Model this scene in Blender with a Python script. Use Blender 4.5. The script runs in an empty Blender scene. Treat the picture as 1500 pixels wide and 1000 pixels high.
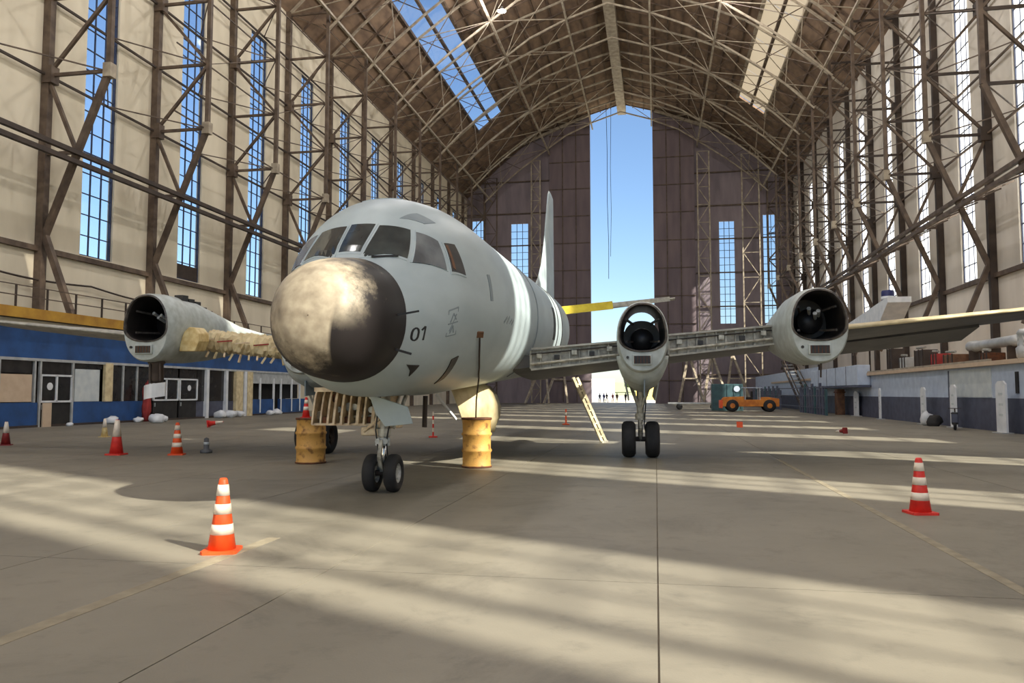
import bpy, bmesh, math, random
from mathutils import Vector, Matrix
import numpy as np
random.seed(7)
R = math.radians
scene = bpy.context.scene
COL = scene.collection

# ------------------------------------------------------------------ camera, sky, sun, exposure
cam_d = bpy.data.cameras.new('camera')
cam_d.lens = 36.0 * 1150 / 1500
cam_d.sensor_width = 36.0
cam_d.clip_end = 3000
cam = bpy.data.objects.new('camera', cam_d)
cam.location = (0, 0, 1.75)
cam.rotation_euler = (R(90) + math.atan(76 / 1150), 0, R(10.35))
COL.objects.link(cam)
scene.camera = cam

SUN_AZ, SUN_EL = 27.3, 35.0
world = bpy.data.worlds.new('sky')
scene.world = world
world.use_nodes = True
wn = world.node_tree
wn.nodes.clear()
sky = wn.nodes.new('ShaderNodeTexSky')
sky.sky_type = 'NISHITA'
sky.sun_disc = False
sky.sun_elevation = R(SUN_EL)
sky.sun_rotation = R(90 + SUN_AZ)
sky.air_density = 1.0
sky.dust_density = 0.5
sky.ozone_density = 4.0
bg = wn.nodes.new('ShaderNodeBackground')
bg.inputs['Strength'].default_value = 0.19
wo = wn.nodes.new('ShaderNodeOutputWorld')
wn.links.new(sky.outputs[0], bg.inputs['Color'])
wn.links.new(bg.outputs[0], wo.inputs['Surface'])

sun_d = bpy.data.lights.new('sun', 'SUN')
sun_d.energy = 20.0
sun_d.angle = R(0.75)
sun_d.color = (1.0, 0.91, 0.75)
sun = bpy.data.objects.new('sun', sun_d)
sd = Vector((-math.cos(R(SUN_AZ)) * math.cos(R(SUN_EL)), math.sin(R(SUN_AZ)) * math.cos(R(SUN_EL)), -math.sin(R(SUN_EL))))
sun.rotation_euler = sd.to_track_quat('-Z', 'Y').to_euler()
sun.location = (60, -30, 80)
COL.objects.link(sun)

FILL_W = 3900.0           # each fill lamp added to brighten the interior
scene.view_settings.view_transform = 'Standard'
scene.view_settings.look = 'None'
scene.view_settings.gamma = 1
scene.view_settings.use_curve_mapping = False
scene.view_settings.exposure = 0.17
scene.cycles.max_bounces = 8
scene.cycles.diffuse_bounces = 4
scene.cycles.transparent_max_bounces = 12
scene.cycles.caustics_reflective = False
scene.cycles.caustics_refractive = False
scene.cycles.sample_clamp_indirect = 4

# ------------------------------------------------------------------ materials
def srgb(r, g, b):
    f = lambda c: (c / 255 / 12.92) if c / 255 <= 0.04045 else ((c / 255 + 0.055) / 1.055) ** 2.4
    return (f(r), f(g), f(b), 1)

def M(name, c1, c2=None, rough=0.6, metal=0.0, scale=2.0, detail=5.0, bump=0.0, bscale=None, lo=0.35, hi=0.65, coords='pos', squash=None, spec=None):
    m = bpy.data.materials.new(name)
    m.use_nodes = True
    nt = m.node_tree
    b = nt.nodes['Principled BSDF']
    b.inputs['Roughness'].default_value = rough
    b.inputs['Metallic'].default_value = metal
    if spec is not None:
        b.inputs['Specular IOR Level'].default_value = spec
    if coords == 'pos':
        g = nt.nodes.new('ShaderNodeNewGeometry'); src = g.outputs['Position']
    else:
        g = nt.nodes.new('ShaderNodeTexCoord'); src = g.outputs['Object']
    if squash:
        mp = nt.nodes.new('ShaderNodeMapping'); mp.inputs['Scale'].default_value = squash
        nt.links.new(src, mp.inputs['Vector']); src = mp.outputs['Vector']
    c2 = c2 or tuple(x * 0.78 for x in c1[:3]) + (1,)
    n = nt.nodes.new('ShaderNodeTexNoise')
    n.inputs['Scale'].default_value = scale; n.inputs['Detail'].default_value = detail
    nt.links.new(src, n.inputs['Vector'])
    r = nt.nodes.new('ShaderNodeValToRGB')
    r.color_ramp.elements[0].position = lo; r.color_ramp.elements[0].color = c1
    r.color_ramp.elements[1].position = hi; r.color_ramp.elements[1].color = c2
    nt.links.new(n.outputs['Fac'], r.inputs['Fac'])
    nt.links.new(r.outputs['Color'], b.inputs['Base Color'])
    if bump:
        n2 = nt.nodes.new('ShaderNodeTexNoise'); n2.inputs['Scale'].default_value = bscale or scale * 6
        n2.inputs['Detail'].default_value = 4
        nt.links.new(src, n2.inputs['Vector'])
        bp = nt.nodes.new('ShaderNodeBump'); bp.inputs['Strength'].default_value = bump; bp.inputs['Distance'].default_value = 0.05
        nt.links.new(n2.outputs['Fac'], bp.inputs['Height']); nt.links.new(bp.outputs['Normal'], b.inputs['Normal'])
    return m

MAT = {}
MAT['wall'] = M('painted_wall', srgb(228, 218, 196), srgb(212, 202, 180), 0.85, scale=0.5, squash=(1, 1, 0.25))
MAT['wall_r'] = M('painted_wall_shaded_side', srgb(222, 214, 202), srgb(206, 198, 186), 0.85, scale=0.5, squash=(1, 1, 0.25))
MAT['roof'] = M('roof_boarding', srgb(138, 114, 92), srgb(108, 88, 72), 0.9, scale=1.2, squash=(1, 0.35, 1), bump=0.3, bscale=3)
MAT['purlin'] = M('purlin_timber', srgb(112, 92, 76), srgb(80, 66, 56), 0.8, scale=1)
MAT['endwall'] = M('end_wall_sheeting', srgb(146, 134, 140), srgb(126, 116, 124), 0.85, scale=0.8, squash=(1, 1, 0.2))
MAT['leaf'] = M('door_leaf_sheeting', srgb(126, 112, 116), srgb(112, 100, 106), 0.85, scale=0.8, squash=(1, 1, 0.2))
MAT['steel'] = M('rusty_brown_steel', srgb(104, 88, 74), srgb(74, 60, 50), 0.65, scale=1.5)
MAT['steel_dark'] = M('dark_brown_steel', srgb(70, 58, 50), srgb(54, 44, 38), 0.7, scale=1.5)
MAT['steel_pale'] = M('pale_painted_steel', srgb(178, 166, 146), srgb(140, 128, 112), 0.6, scale=1.5)
MAT['mullion'] = M('dark_window_steel', srgb(62, 72, 100), srgb(50, 56, 78), 0.7)
MAT['yellow'] = M('yellow_walkway_paint', srgb(196, 150, 52), srgb(164, 118, 40), 0.6, scale=1.2)
MAT['blue'] = M('blue_wall_paint', srgb(38, 82, 142), srgb(30, 64, 112), 0.6, scale=1.0)
MAT['beige'] = M('beige_board', srgb(206, 184, 158), srgb(196, 172, 146), 0.7)
MAT['whiteboard'] = M('pale_white_board', srgb(206, 212, 212), srgb(188, 196, 200), 0.6)
MAT['white'] = M('white_paint', srgb(232, 234, 236), srgb(212, 216, 220), 0.5)
MAT['paleblue'] = M('pale_blue_grey_paint', srgb(196, 208, 226), srgb(180, 192, 212), 0.5)
MAT['slate'] = M('slate_blue_paint', srgb(84, 88, 106), srgb(70, 72, 88), 0.6)
MAT['cream'] = M('cream_primer', srgb(226, 210, 168), srgb(196, 176, 136), 0.6, scale=3)
MAT['darkint'] = M('dark_interior', srgb(44, 42, 40), srgb(32, 30, 30), 0.8)
MAT['darkglass'] = M('dark_glazing', srgb(52, 50, 48), srgb(40, 38, 38), 0.12)
MAT['alum'] = M('aluminium_frame', srgb(196, 198, 198), srgb(170, 172, 172), 0.4, 0.3)
MAT['plane'] = M('aircraft_grey_paint', srgb(178, 192, 196), srgb(164, 178, 183), 0.42, scale=1.6, squash=(1, 0.35, 1), bump=0.02, bscale=2)
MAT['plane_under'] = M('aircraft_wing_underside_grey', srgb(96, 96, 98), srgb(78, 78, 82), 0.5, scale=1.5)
MAT['wing'] = M('weathered_wing_grey', srgb(188, 186, 176), srgb(150, 148, 140), 0.5, scale=4)
MAT['spar'] = M('bare_spar_metal', srgb(192, 188, 176), srgb(140, 136, 126), 0.5, 0.2, scale=6)
MAT['slat_cream'] = M('leading_edge_cream', srgb(216, 200, 160), srgb(196, 178, 138), 0.5, scale=4)
MAT['nacelle'] = M('nacelle_grey_paint', srgb(184, 192, 190), srgb(160, 166, 162), 0.45, scale=4)
MAT['lip'] = M('scuffed_nacelle_lip', srgb(104, 98, 92), srgb(58, 54, 52), 0.5, 0.2, scale=7)
MAT['soot'] = M('sooty_engine_bay', srgb(44, 40, 38), srgb(24, 22, 22), 0.45, scale=4)
MAT['tyre'] = M('black_rubber', srgb(38, 38, 40), srgb(28, 28, 30), 0.75, scale=5)
MAT['hub'] = M('pale_wheel_hub', srgb(206, 208, 206), srgb(150, 152, 150), 0.45, 0.2, scale=8)
MAT['strut'] = M('gear_strut_paint', srgb(196, 194, 182), srgb(140, 136, 124), 0.4, 0.2, scale=8)
MAT['chrome'] = M('polished_oleo', srgb(220, 220, 218), srgb(200, 200, 200), 0.15, 0.9)
MAT['bay'] = M('cream_bay_primer', srgb(232, 214, 182), srgb(190, 166, 136), 0.6, scale=7)
MAT['ydoor'] = M('tailplane_yellow', srgb(226, 204, 64), srgb(206, 180, 48), 0.5, scale=3)
MAT['drum'] = M('rusty_yellow_drum', srgb(200, 152, 78), srgb(112, 70, 38), 0.6, scale=6, lo=0.52, hi=0.7, bump=0.15)
MAT['rust'] = M('dark_rust', srgb(110, 64, 34), srgb(74, 44, 28), 0.8, scale=6)
MAT['orange'] = M('cone_orange', srgb(236, 92, 36), srgb(222, 78, 30), 0.5, scale=6)
MAT['red'] = M('cone_red', srgb(226, 58, 48), srgb(206, 44, 38), 0.5, scale=6)
MAT['darkred'] = M('cone_dark_red', srgb(140, 34, 34), srgb(110, 26, 28), 0.5, scale=6)
MAT['band'] = M('cone_white_band', srgb(240, 230, 214), srgb(222, 208, 190), 0.45, scale=6)
MAT['bandy'] = M('cone_pale_yellow', srgb(226, 206, 150), srgb(200, 170, 110), 0.5, scale=6)
MAT['greycone'] = M('grey_post', srgb(96, 98, 100), srgb(80, 80, 84), 0.6)
MAT['tractor'] = M('tug_orange_yellow', srgb(224, 140, 44), srgb(190, 106, 30), 0.5, scale=2)
MAT['teal'] = M('teal_paint', srgb(58, 92, 98), srgb(46, 74, 80), 0.6)
MAT['ladder'] = M('worn_cream_ladder', srgb(222, 212, 178), srgb(176, 164, 132), 0.5, scale=6)
MAT['black'] = M('black_stencil', srgb(34, 34, 36), srgb(26, 26, 28), 0.6)
MAT['greymark'] = M('faded_grey_stencil', srgb(136, 148, 154), srgb(122, 134, 140), 0.6)
MAT['skin'] = M('skin', srgb(150, 110, 86))
MAT['cloth'] = M('dark_cloth', srgb(56, 48, 52), srgb(40, 34, 40), 0.9)
MAT['navy'] = M('navy_plastic', srgb(44, 52, 110), srgb(36, 42, 90), 0.5)
MAT['brownwood'] = M('brown_wood', srgb(120, 84, 58), srgb(92, 64, 46), 0.7, scale=4)
MAT['redrag'] = M('red_cloth', srgb(168, 60, 56), srgb(130, 44, 44), 0.9)
MAT['foliage'] = M('leaves', srgb(84, 104, 58), srgb(58, 78, 42), 0.9)
MAT['house'] = M('pale_yellow_render', srgb(240, 218, 130), srgb(228, 200, 110), 0.8)
MAT['hill'] = M('hazy_hill', srgb(150, 160, 130), srgb(130, 144, 120), 1.0, scale=0.02)

def mat_floor(name, c1, c2, c3, gloss=0.5):
    m = bpy.data.materials.new(name); m.use_nodes = True
    nt = m.node_tree; b = nt.nodes['Principled BSDF']
    g = nt.nodes.new('ShaderNodeNewGeometry')
    n1 = nt.nodes.new('ShaderNodeTexNoise'); n1.inputs['Scale'].default_value = 0.22; n1.inputs['Detail'].default_value = 6; n1.inputs['Roughness'].default_value = 0.65
    n2 = nt.nodes.new('ShaderNodeTexNoise'); n2.inputs['Scale'].default_value = 2.2; n2.inputs['Detail'].default_value = 8; n2.inputs['Roughness'].default_value = 0.7
    n3 = nt.nodes.new('ShaderNodeTexNoise'); n3.inputs['Scale'].default_value = 60; n3.inputs['Detail'].default_value = 3
    for n in (n1, n2, n3): nt.links.new(g.outputs['Position'], n.inputs['Vector'])
    r1 = nt.nodes.new('ShaderNodeValToRGB'); r1.color_ramp.elements[0].position = 0.35; r1.color_ramp.elements[1].position = 0.65
    r1.color_ramp.elements[0].color = c1; r1.color_ramp.elements[1].color = c2
    r2 = nt.nodes.new('ShaderNodeValToRGB'); r2.color_ramp.elements[0].position = 0.55; r2.color_ramp.elements[1].position = 0.8
    r2.color_ramp.elements[0].color = (0, 0, 0, 1); r2.color_ramp.elements[1].color = (0.7, 0.7, 0.7, 1)
    mx = nt.nodes.new('ShaderNodeMixRGB'); mx.inputs['Color2'].default_value = c3
    nt.links.new(n1.outputs['Fac'], r1.inputs['Fac']); nt.links.new(n2.outputs['Fac'], r2.inputs['Fac'])
    nt.links.new(r1.outputs['Color'], mx.inputs['Color1']); nt.links.new(r2.outputs['Color'], mx.inputs['Fac'])
    n5 = nt.nodes.new('ShaderNodeTexNoise'); n5.inputs['Scale'].default_value = 0.42; n5.inputs['Detail'].default_value = 7; n5.inputs['Roughness'].default_value = 0.75; n5.inputs['Distortion'].default_value = 0.6
    nt.links.new(g.outputs['Position'], n5.inputs['Vector'])
    r5 = nt.nodes.new('ShaderNodeValToRGB'); r5.color_ramp.elements[0].position = 0.52; r5.color_ramp.elements[1].position = 0.72
    r5.color_ramp.elements[0].color = (0, 0, 0, 1); r5.color_ramp.elements[1].color = (0.55, 0.55, 0.55, 1)
    nt.links.new(n5.outputs['Fac'], r5.inputs['Fac'])
    m5 = nt.nodes.new('ShaderNodeMixRGB'); m5.inputs['Color2'].default_value = tuple(k * .62 for k in c3[:3]) + (1,)
    nt.links.new(mx.outputs['Color'], m5.inputs['Color1']); nt.links.new(r5.outputs['Color'], m5.inputs['Fac'])
    nt.links.new(m5.outputs['Color'], b.inputs['Base Color'])
    b.inputs['Roughness'].default_value = gloss
    b.inputs['Specular IOR Level'].default_value = 0.3
    bp = nt.nodes.new('ShaderNodeBump'); bp.inputs['Strength'].default_value = 0.12; bp.inputs['Distance'].default_value = 0.01
    nt.links.new(n3.outputs['Fac'], bp.inputs['Height']); nt.links.new(bp.outputs['Normal'], b.inputs['Normal'])
    return m
MAT['floor'] = mat_floor('concrete_floor', srgb(137, 131, 117), srgb(119, 114, 102), srgb(95, 91, 82), 0.55)
MAT['apron'] = mat_floor('apron_concrete', srgb(190, 184, 166), srgb(176, 168, 150), srgb(160, 150, 132), 0.8)
MAT['joint'] = M('joint_filler', srgb(120, 110, 94), srgb(100, 92, 78), 0.9)
MAT['repair'] = M('joint_repair_mortar', srgb(150, 141, 120), srgb(128, 119, 100), 0.8, scale=5)

def mat_glass(name, tint, refl=0.025):
    m = bpy.data.materials.new(name); m.use_nodes = True
    nt = m.node_tree; nt.nodes.clear()
    t = nt.nodes.new('ShaderNodeBsdfTransparent'); t.inputs['Color'].default_value = tint
    g = nt.nodes.new('ShaderNodeBsdfGlossy'); g.inputs['Roughness'].default_value = 0.05
    mx = nt.nodes.new('ShaderNodeMixShader'); mx.inputs['Fac'].default_value = refl
    o = nt.nodes.new('ShaderNodeOutputMaterial')
    nt.links.new(t.outputs[0], mx.inputs[1]); nt.links.new(g.outputs[0], mx.inputs[2]); nt.links.new(mx.outputs[0], o.inputs['Surface'])
    return m
def mat_dusty(name):
    m = mat_glass(name, (0.93, 0.95, 0.97, 1)); nt = m.node_tree
    mx = nt.nodes['Mix Shader']; o = nt.nodes['Material Output']
    t = nt.nodes.new('ShaderNodeBsdfTranslucent'); t.inputs['Color'].default_value = (.86, .88, .9, 1)
    m2 = nt.nodes.new('ShaderNodeMixShader'); m2.inputs['Fac'].default_value = 0.24
    nt.links.new(mx.outputs[0], m2.inputs[1]); nt.links.new(t.outputs[0], m2.inputs[2]); nt.links.new(m2.outputs[0], o.inputs['Surface'])
    return m
MAT['dusty_glass'] = mat_dusty('dusty_window_glass')
MAT['glass'] = mat_glass('window_glass', (0.93, 0.95, 0.97, 1))

def mat_translucent(name, col):
    m = bpy.data.materials.new(name); m.use_nodes = True
    nt = m.node_tree; nt.nodes.clear()
    t = nt.nodes.new('ShaderNodeBsdfTranslucent'); t.inputs['Color'].default_value = col
    d = nt.nodes.new('ShaderNodeBsdfDiffuse'); d.inputs['Color'].default_value = col
    mx = nt.nodes.new('ShaderNodeMixShader'); mx.inputs['Fac'].default_value = 0.35
    o = nt.nodes.new('ShaderNodeOutputMaterial')
    nt.links.new(t.outputs[0], mx.inputs[1]); nt.links.new(d.outputs[0], mx.inputs[2]); nt.links.new(mx.outputs[0], o.inputs['Surface'])
    return m
MAT['translucent'] = mat_translucent('translucent_rooflight', (0.44, 0.41, 0.36, 1))

def mat_radome():
    m = bpy.data.materials.new('worn_black_and_tan_radome'); m.use_nodes = True
    nt = m.node_tree; b = nt.nodes['Principled BSDF']; L = nt.links.new
    tc = nt.nodes.new('ShaderNodeTexCoord')
    sp = nt.nodes.new('ShaderNodeSeparateXYZ'); L(tc.outputs['Object'], sp.inputs[0])
    def math_(op, a, c=None, v=None, clamp=False):
        n = nt.nodes.new('ShaderNodeMath'); n.operation = op; n.use_clamp = clamp
        if hasattr(a, 'links'): L(a, n.inputs[0])
        else: n.inputs[0].default_value = a
        if c is not None: L(c, n.inputs[1])
        if v is not None: n.inputs[1].default_value = v
        return n.outputs[0]
    noise = nt.nodes.new('ShaderNodeTexNoise'); noise.inputs['Scale'].default_value = 3.0; noise.inputs['Detail'].default_value = 9; noise.inputs['Roughness'].default_value = 0.72
    L(tc.outputs['Object'], noise.inputs['Vector'])
    nz = math_('MULTIPLY', math_('SUBTRACT', noise.outputs['Fac'], v=0.5), v=0.9)
    # worn area: distance from a centre up and to the wearer's side
    dx = math_('SUBTRACT', sp.outputs['X'], v=-0.06)
    dz = math_('SUBTRACT', sp.outputs['Z'], v=3.02)
    r2 = math_('ADD', math_('MULTIPLY', math_('MULTIPLY', dx, dx), v=1.1), math_('MULTIPLY', math_('MULTIPLY', dz, dz), v=.8))
    rr = math_('ADD', math_('SQRT', r2), nz)
    worn = nt.nodes.new('ShaderNodeMapRange'); worn.inputs['From Min'].default_value = 0.86; worn.inputs['From Max'].default_value = 0.58
    L(rr, worn.inputs['Value'])
    # sharp-edged repainted quarter, low on the +X side
    qx = nt.nodes.new('ShaderNodeMapRange'); qx.inputs['From Min'].default_value = 0.10; qx.inputs['From Max'].default_value = 0.14
    L(math_('ADD', sp.outputs['X'], math_('MULTIPLY', sp.outputs['Z'], v=-0.18)), qx.inputs['Value'])
    qx.inputs['From Min'].default_value = -0.20; qx.inputs['From Max'].default_value = -0.15
    qz = nt.nodes.new('ShaderNodeMapRange'); qz.inputs['From Min'].default_value = 3.02; qz.inputs['From Max'].default_value = 2.62
    L(math_('ADD', sp.outputs['Z'], math_('MULTIPLY', nz, v=0.4)), qz.inputs['Value'])
    q = math_('MULTIPLY', qx.outputs[0], qz.outputs[0])
    fac = math_('MULTIPLY', worn.outputs[0], math_('SUBTRACT', 1.0, q), clamp=True)
    n4 = nt.nodes.new('ShaderNodeTexNoise'); n4.inputs['Scale'].default_value = 5; n4.inputs['Detail'].default_value = 6
    L(tc.outputs['Object'], n4.inputs['Vector'])
    tan = nt.nodes.new('ShaderNodeValToRGB'); tan.color_ramp.elements[0].color = srgb(180, 168, 146); tan.color_ramp.elements[1].color = srgb(138, 126, 108)
    tan.color_ramp.elements[0].position = 0.35; tan.color_ramp.elements[1].position = 0.7
    L(n4.outputs['Fac'], tan.inputs['Fac'])
    mx = nt.nodes.new('ShaderNodeMixRGB'); mx.inputs['Color1'].default_value = srgb(38, 34, 34)
    L(fac, mx.inputs['Fac']); L(tan.outputs['Color'], mx.inputs['Color2'])
    L(mx.outputs['Color'], b.inputs['Base Color'])
    b.inputs['Roughness'].default_value = 0.5
    b.inputs['Specular IOR Level'].default_value = 0.28
    return m
MAT['radome'] = mat_radome()

# ------------------------------------------------------------------ helpers
def mesh(name, v, f, mat, smooth=False):
    me = bpy.data.meshes.new(name)
    me.from_pydata([tuple(map(float, x)) for x in v], [], [tuple(x) for x in f])
    mats = mat if isinstance(mat, (list, tuple)) else [mat]
    for k in mats: me.materials.append(MAT[k] if isinstance(k, str) else k)
    bm = bmesh.new(); bm.from_mesh(me)
    bmesh.ops.recalc_face_normals(bm, faces=bm.faces)
    bm.to_mesh(me); bm.free()
    if smooth:
        for p in me.polygons: p.use_smooth = True
    me.update()
    return me

def obj(name, data, parent=None, matrix=None, loc=None):
    o = bpy.data.objects.new(name, data); COL.objects.link(o)
    if parent: o.parent = parent
    if matrix is not None: o.matrix_basis = matrix
    if loc is not None: o.location = loc
    return o

def empty(name, loc=(0, 0, 0), rotz=0.0):
    o = bpy.data.objects.new(name, None); o.empty_display_size = 0.3
    COL.objects.link(o); o.location = loc; o.rotation_euler = (0, 0, rotz)
    return o

def tag(o, label=None, cat=None, group=None, kind=None):
    if label: o['label'] = label
    if cat: o['category'] = cat
    if group: o['group'] = group
    if kind: o['kind'] = kind
    return o

class MB:
    """collects shapes into one mesh"""
    def __init__(s): s.v = []; s.f = []
    def add(s, v, f):
        n = len(s.v); s.v += [tuple(x) for x in v]; s.f += [tuple(i + n for i in q) for q in f]; return s
    def box(s, x, y, z):
        v = [(a, b, c) for c in z for b in y for a in x]
        return s.add(v, [(0, 2, 3, 1), (4, 5, 7, 6), (0, 1, 5, 4), (2, 6, 7, 3), (0, 4, 6, 2), (1, 3, 7, 5)])
    def bar(s, p, q, w=0.05, d=None):
        p, q = Vector(p), Vector(q); d = d or w
        M_ = frame(p, q)
        v = [p + M_[0] * a * w / 2 + M_[1] * b * d / 2 for a, b in ((-1, -1), (1, -1), (1, 1), (-1, 1))]
        v += [x + (q - p) for x in v]
        return s.add(v, [(0, 1, 2, 3), (4, 7, 6, 5), (0, 4, 5, 1), (1, 5, 6, 2), (2, 6, 7, 3), (3, 7, 4, 0)])
    def tube(s, p, q, r0, r1=None, n=10, caps=True):
        p, q = Vector(p), Vector(q); r1 = r0 if r1 is None else r1
        a, b = frame(p, q)
        v = [];
        for c, r in ((p, r0), (q, r1)):
            v += [c + a * math.cos(2 * math.pi * i / n) * r + b * math.sin(2 * math.pi * i / n) * r for i in range(n)]
        f = [(i, (i + 1) % n, n + (i + 1) % n, n + i) for i in range(n)]
        if caps: f += [tuple(range(n))[::-1], tuple(range(n, 2 * n))]
        return s.add(v, f)
    def path(s, pts, r, n=6):
        for a, b in zip(pts[:-1], pts[1:]): s.tube(a, b, r, n=n)
        return s
    def lathe(s, prof, n=24, axis='z', c=(0, 0, 0)):
        """prof: (radius, height) list"""
        v = []; f = []
        for r, h in prof:
            for i in range(n):
                a = 2 * math.pi * i / n
                x, y, z = r * math.cos(a), r * math.sin(a), h
                if axis == 'x': x, y, z = z, x, y
                elif axis == 'y': x, y, z = y, z, x
                v.append((x + c[0], y + c[1], z + c[2]))
        m = len(prof)
        for j in range(m - 1):
            for i in range(n):
                f.append((j * n + i, j * n + (i + 1) % n, (j + 1) * n + (i + 1) % n, (j + 1) * n + i))
        if prof[0][0] > 1e-6: f.append(tuple(range(n))[::-1])
        if prof[-1][0] > 1e-6: f.append(tuple(range((m - 1) * n, m * n)))
        return s.add(v, f)
    def prism(s, poly, lo, hi, axis='y'):
        """poly of 2D points extruded along axis"""
        n = len(poly); v = []
        for h in (lo, hi):
            for a, b in poly:
                v.append({'y': (a, h, b), 'x': (h, a, b), 'z': (a, b, h)}[axis])
        f = [tuple(range(n)), tuple(range(n, 2 * n))[::-1]] + [(i, n + i, n + (i + 1) % n, (i + 1) % n) for i in range(n)]
        return s.add(v, f)
    def loft(s, rings, closed=True, caps=True):
        n = len(rings[0]); v = [p for r in rings for p in r]; f = []
        for j in range(len(rings) - 1):
            for i in range(n if closed else n - 1):
                f.append((j * n + i, j * n + (i + 1) % n, (j + 1) * n + (i + 1) % n, (j + 1) * n + i))
        if caps: f += [tuple(range(n))[::-1], tuple(range((len(rings) - 1) * n, len(rings) * n))]
        return s.add(v, f)
    def blob(s, c, r, seed=0, sub=2):
        bm = bmesh.new(); bmesh.ops.create_icosphere(bm, subdivisions=sub, radius=1)
        rnd = random.Random(seed)
        idx = {}
        v = []
        for q in bm.verts:
            k = 1 + rnd.uniform(-0.28, 0.28)
            v.append((c[0] + q.co.x * r[0] * k, c[1] + q.co.y * r[1] * k, c[2] + max(q.co.z * k, -0.75) * r[2]))
        f = [tuple(x.index for x in fc.verts) for fc in bm.faces]
        bm.free()
        return s.add(v, f)
    def build(s, name, mat, parent=None, smooth=False, warp=None, bevel=0.0, loc=None):
        v = [warp(x) for x in s.v] if warp else s.v
        o = obj(name, mesh(name, v, s.f, mat, smooth), parent, loc=loc)
        if bevel:
            b = o.modifiers.new('bevel', 'BEVEL'); b.width = bevel; b.segments = 2; b.limit_method = 'ANGLE'
        return o

def frame(p, q):
    t = (q - p).normalized()
    up = Vector((0, 0, 1)) if abs(t.z) < 0.95 else Vector((0, 1, 0))
    a = t.cross(up).normalized(); b = a.cross(t).normalized()
    return a, b

UNIT = {}
def beam(name, p, q, w, mat, parent=None, d=None, base=(0, 0, 0)):
    """one straight steel member: a shared unit box, scaled and turned (12 triangles)"""
    if mat not in UNIT:
        UNIT[mat] = mesh('member_' + mat, MB().box((-.5, .5), (-.5, .5), (0, 1)).v, MB().box((-.5, .5), (-.5, .5), (0, 1)).f, mat)
    p, q = Vector(p) - Vector(base), Vector(q) - Vector(base)
    a, b = frame(p, q); t = q - p; d = d or w
    m = Matrix(((a.x * w, b.x * d, t.x, p.x), (a.y * w, b.y * d, t.y, p.y), (a.z * w, b.z * d, t.z, p.z), (0, 0, 0, 1)))
    return obj(name, UNIT[mat], parent, m)

def copy_tree(o, parent=None):
    c = o.copy(); COL.objects.link(c)
    if parent: c.parent = parent
    for ch in list(o.children): copy_tree(ch, c)
    return c

def box(name, x, y, z, mat, parent=None, bevel=0.0, base=(0, 0, 0)):
    b = base
    return MB().box([k - b[0] for k in x], [k - b[1] for k in y], [k - b[2] for k in z]).build(name, mat, parent, bevel=bevel)

# ------------------------------------------------------------------ hangar dimensions (camera at x=0, y=0; hangar axis along +y)
XL, XR, XC = -34.5, 23.5, -5.5
Y0, Y1 = -46.0, 142.0
PITCH = 9.9
SILL, HEAD = 10.2, 33.7
PROF = [(0, 54.6), (6, 52.9), (13, 50.4), (18.5, 47.6), (22.5, 44.4), (29, 38.3)]
def roof_z(x):
    d = abs(x - XC)
    for (a, za), (b, zb) in zip(PROF[:-1], PROF[1:]):
        if d <= b: return za + (zb - za) * (d - a) / (b - a)
    return PROF[-1][1]
COLY = [38.6 + PITCH * k for k in range(-8, 11)]
WINY = [43.4 + PITCH * k for k in range(-8, 10)]
WINYR = [y + 1.1 for y in WINY]
EAVE = 38.3

# ---- ground outside, hill line, far building
MB().box((-900, 900), (-900, 1600), (-0.6, -0.08)).build('ground', 'apron')['kind'] = 'structure'

# ---- floor
floor = tag(empty('floor'), kind='structure')
MB().box((XL, XR), (Y0, Y1), (-0.07, -0.012)).build('joint_bed', 'joint', floor)
SW, SL = 3.22, 7.5
sm = mesh('slab', MB().box((0.007, SW - 0.007), (0.007, SL - 0.007), (-0.06, 0)).v, MB().box((0.007, SW - 0.007), (0.007, SL - 0.007), (-0.06, 0)).f, 'floor')
for i in range(-7, 5):
    for j in range(0, 7):
        obj('slab', sm, floor, loc=(i * SW, j * SL, 0))
xa, xb, yb = -7 * SW, 5 * SW, 7 * SL
for x, y in (((XL, xa - .012), (Y0, Y1)), ((xb + .012, XR), (Y0, Y1)), ((xa, xb), (yb + .012, Y1)), ((xa, xb), (Y0, -.012))):
    box('outer_slab', x, y, (-0.06, 0), 'floor', floor)
box('joint_repair', (-4.66, -4.50), (3.0, 9.0), (-0.01, 0.003), 'repair', floor)
box('joint_repair', (3.12, 3.24), (4.0, 22.0), (-0.01, 0.003), 'repair', floor)

# ---- side walls with tall windows
def side_wall(name, X, out, wmat, ys):
    w = tag(empty(name), kind='structure')
    xs = sorted((X, X + out * 0.45))
    box('sill_wall', xs, (Y0, Y1), (0, SILL), wmat, w)
    box('head_wall', xs, (Y0, Y1), (HEAD, EAVE + 0.4), wmat, w)
    edges = [Y0]
    for y in ys: edges += [y - 1.45 - (1.0 if out > 0 and abs(y + 5.0) < .6 else 0), y + 1.45]  # one unseen right window is made wider to broaden its sunlit band
    edges.append(Y1)
    for a, b in zip(edges[0::2], edges[1::2]):
        box('pier', xs, (a, b), (SILL, HEAD), wmat, w)
    xi = (X - 0.06, X + 0.02) if out < 0 else (X - 0.02, X + 0.06)
    inn = -out
    led = sorted((X, X + inn * 0.28))
    box('sill_ledge', led, (Y0, Y1), (SILL - 0.42, SILL - 0.12), 'steel', w)
    return w
side_wall('wall_left', XL, -1, 'wall', WINY)
side_wall('wall_right', XR, 1, 'wall_r', WINYR)

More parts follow.
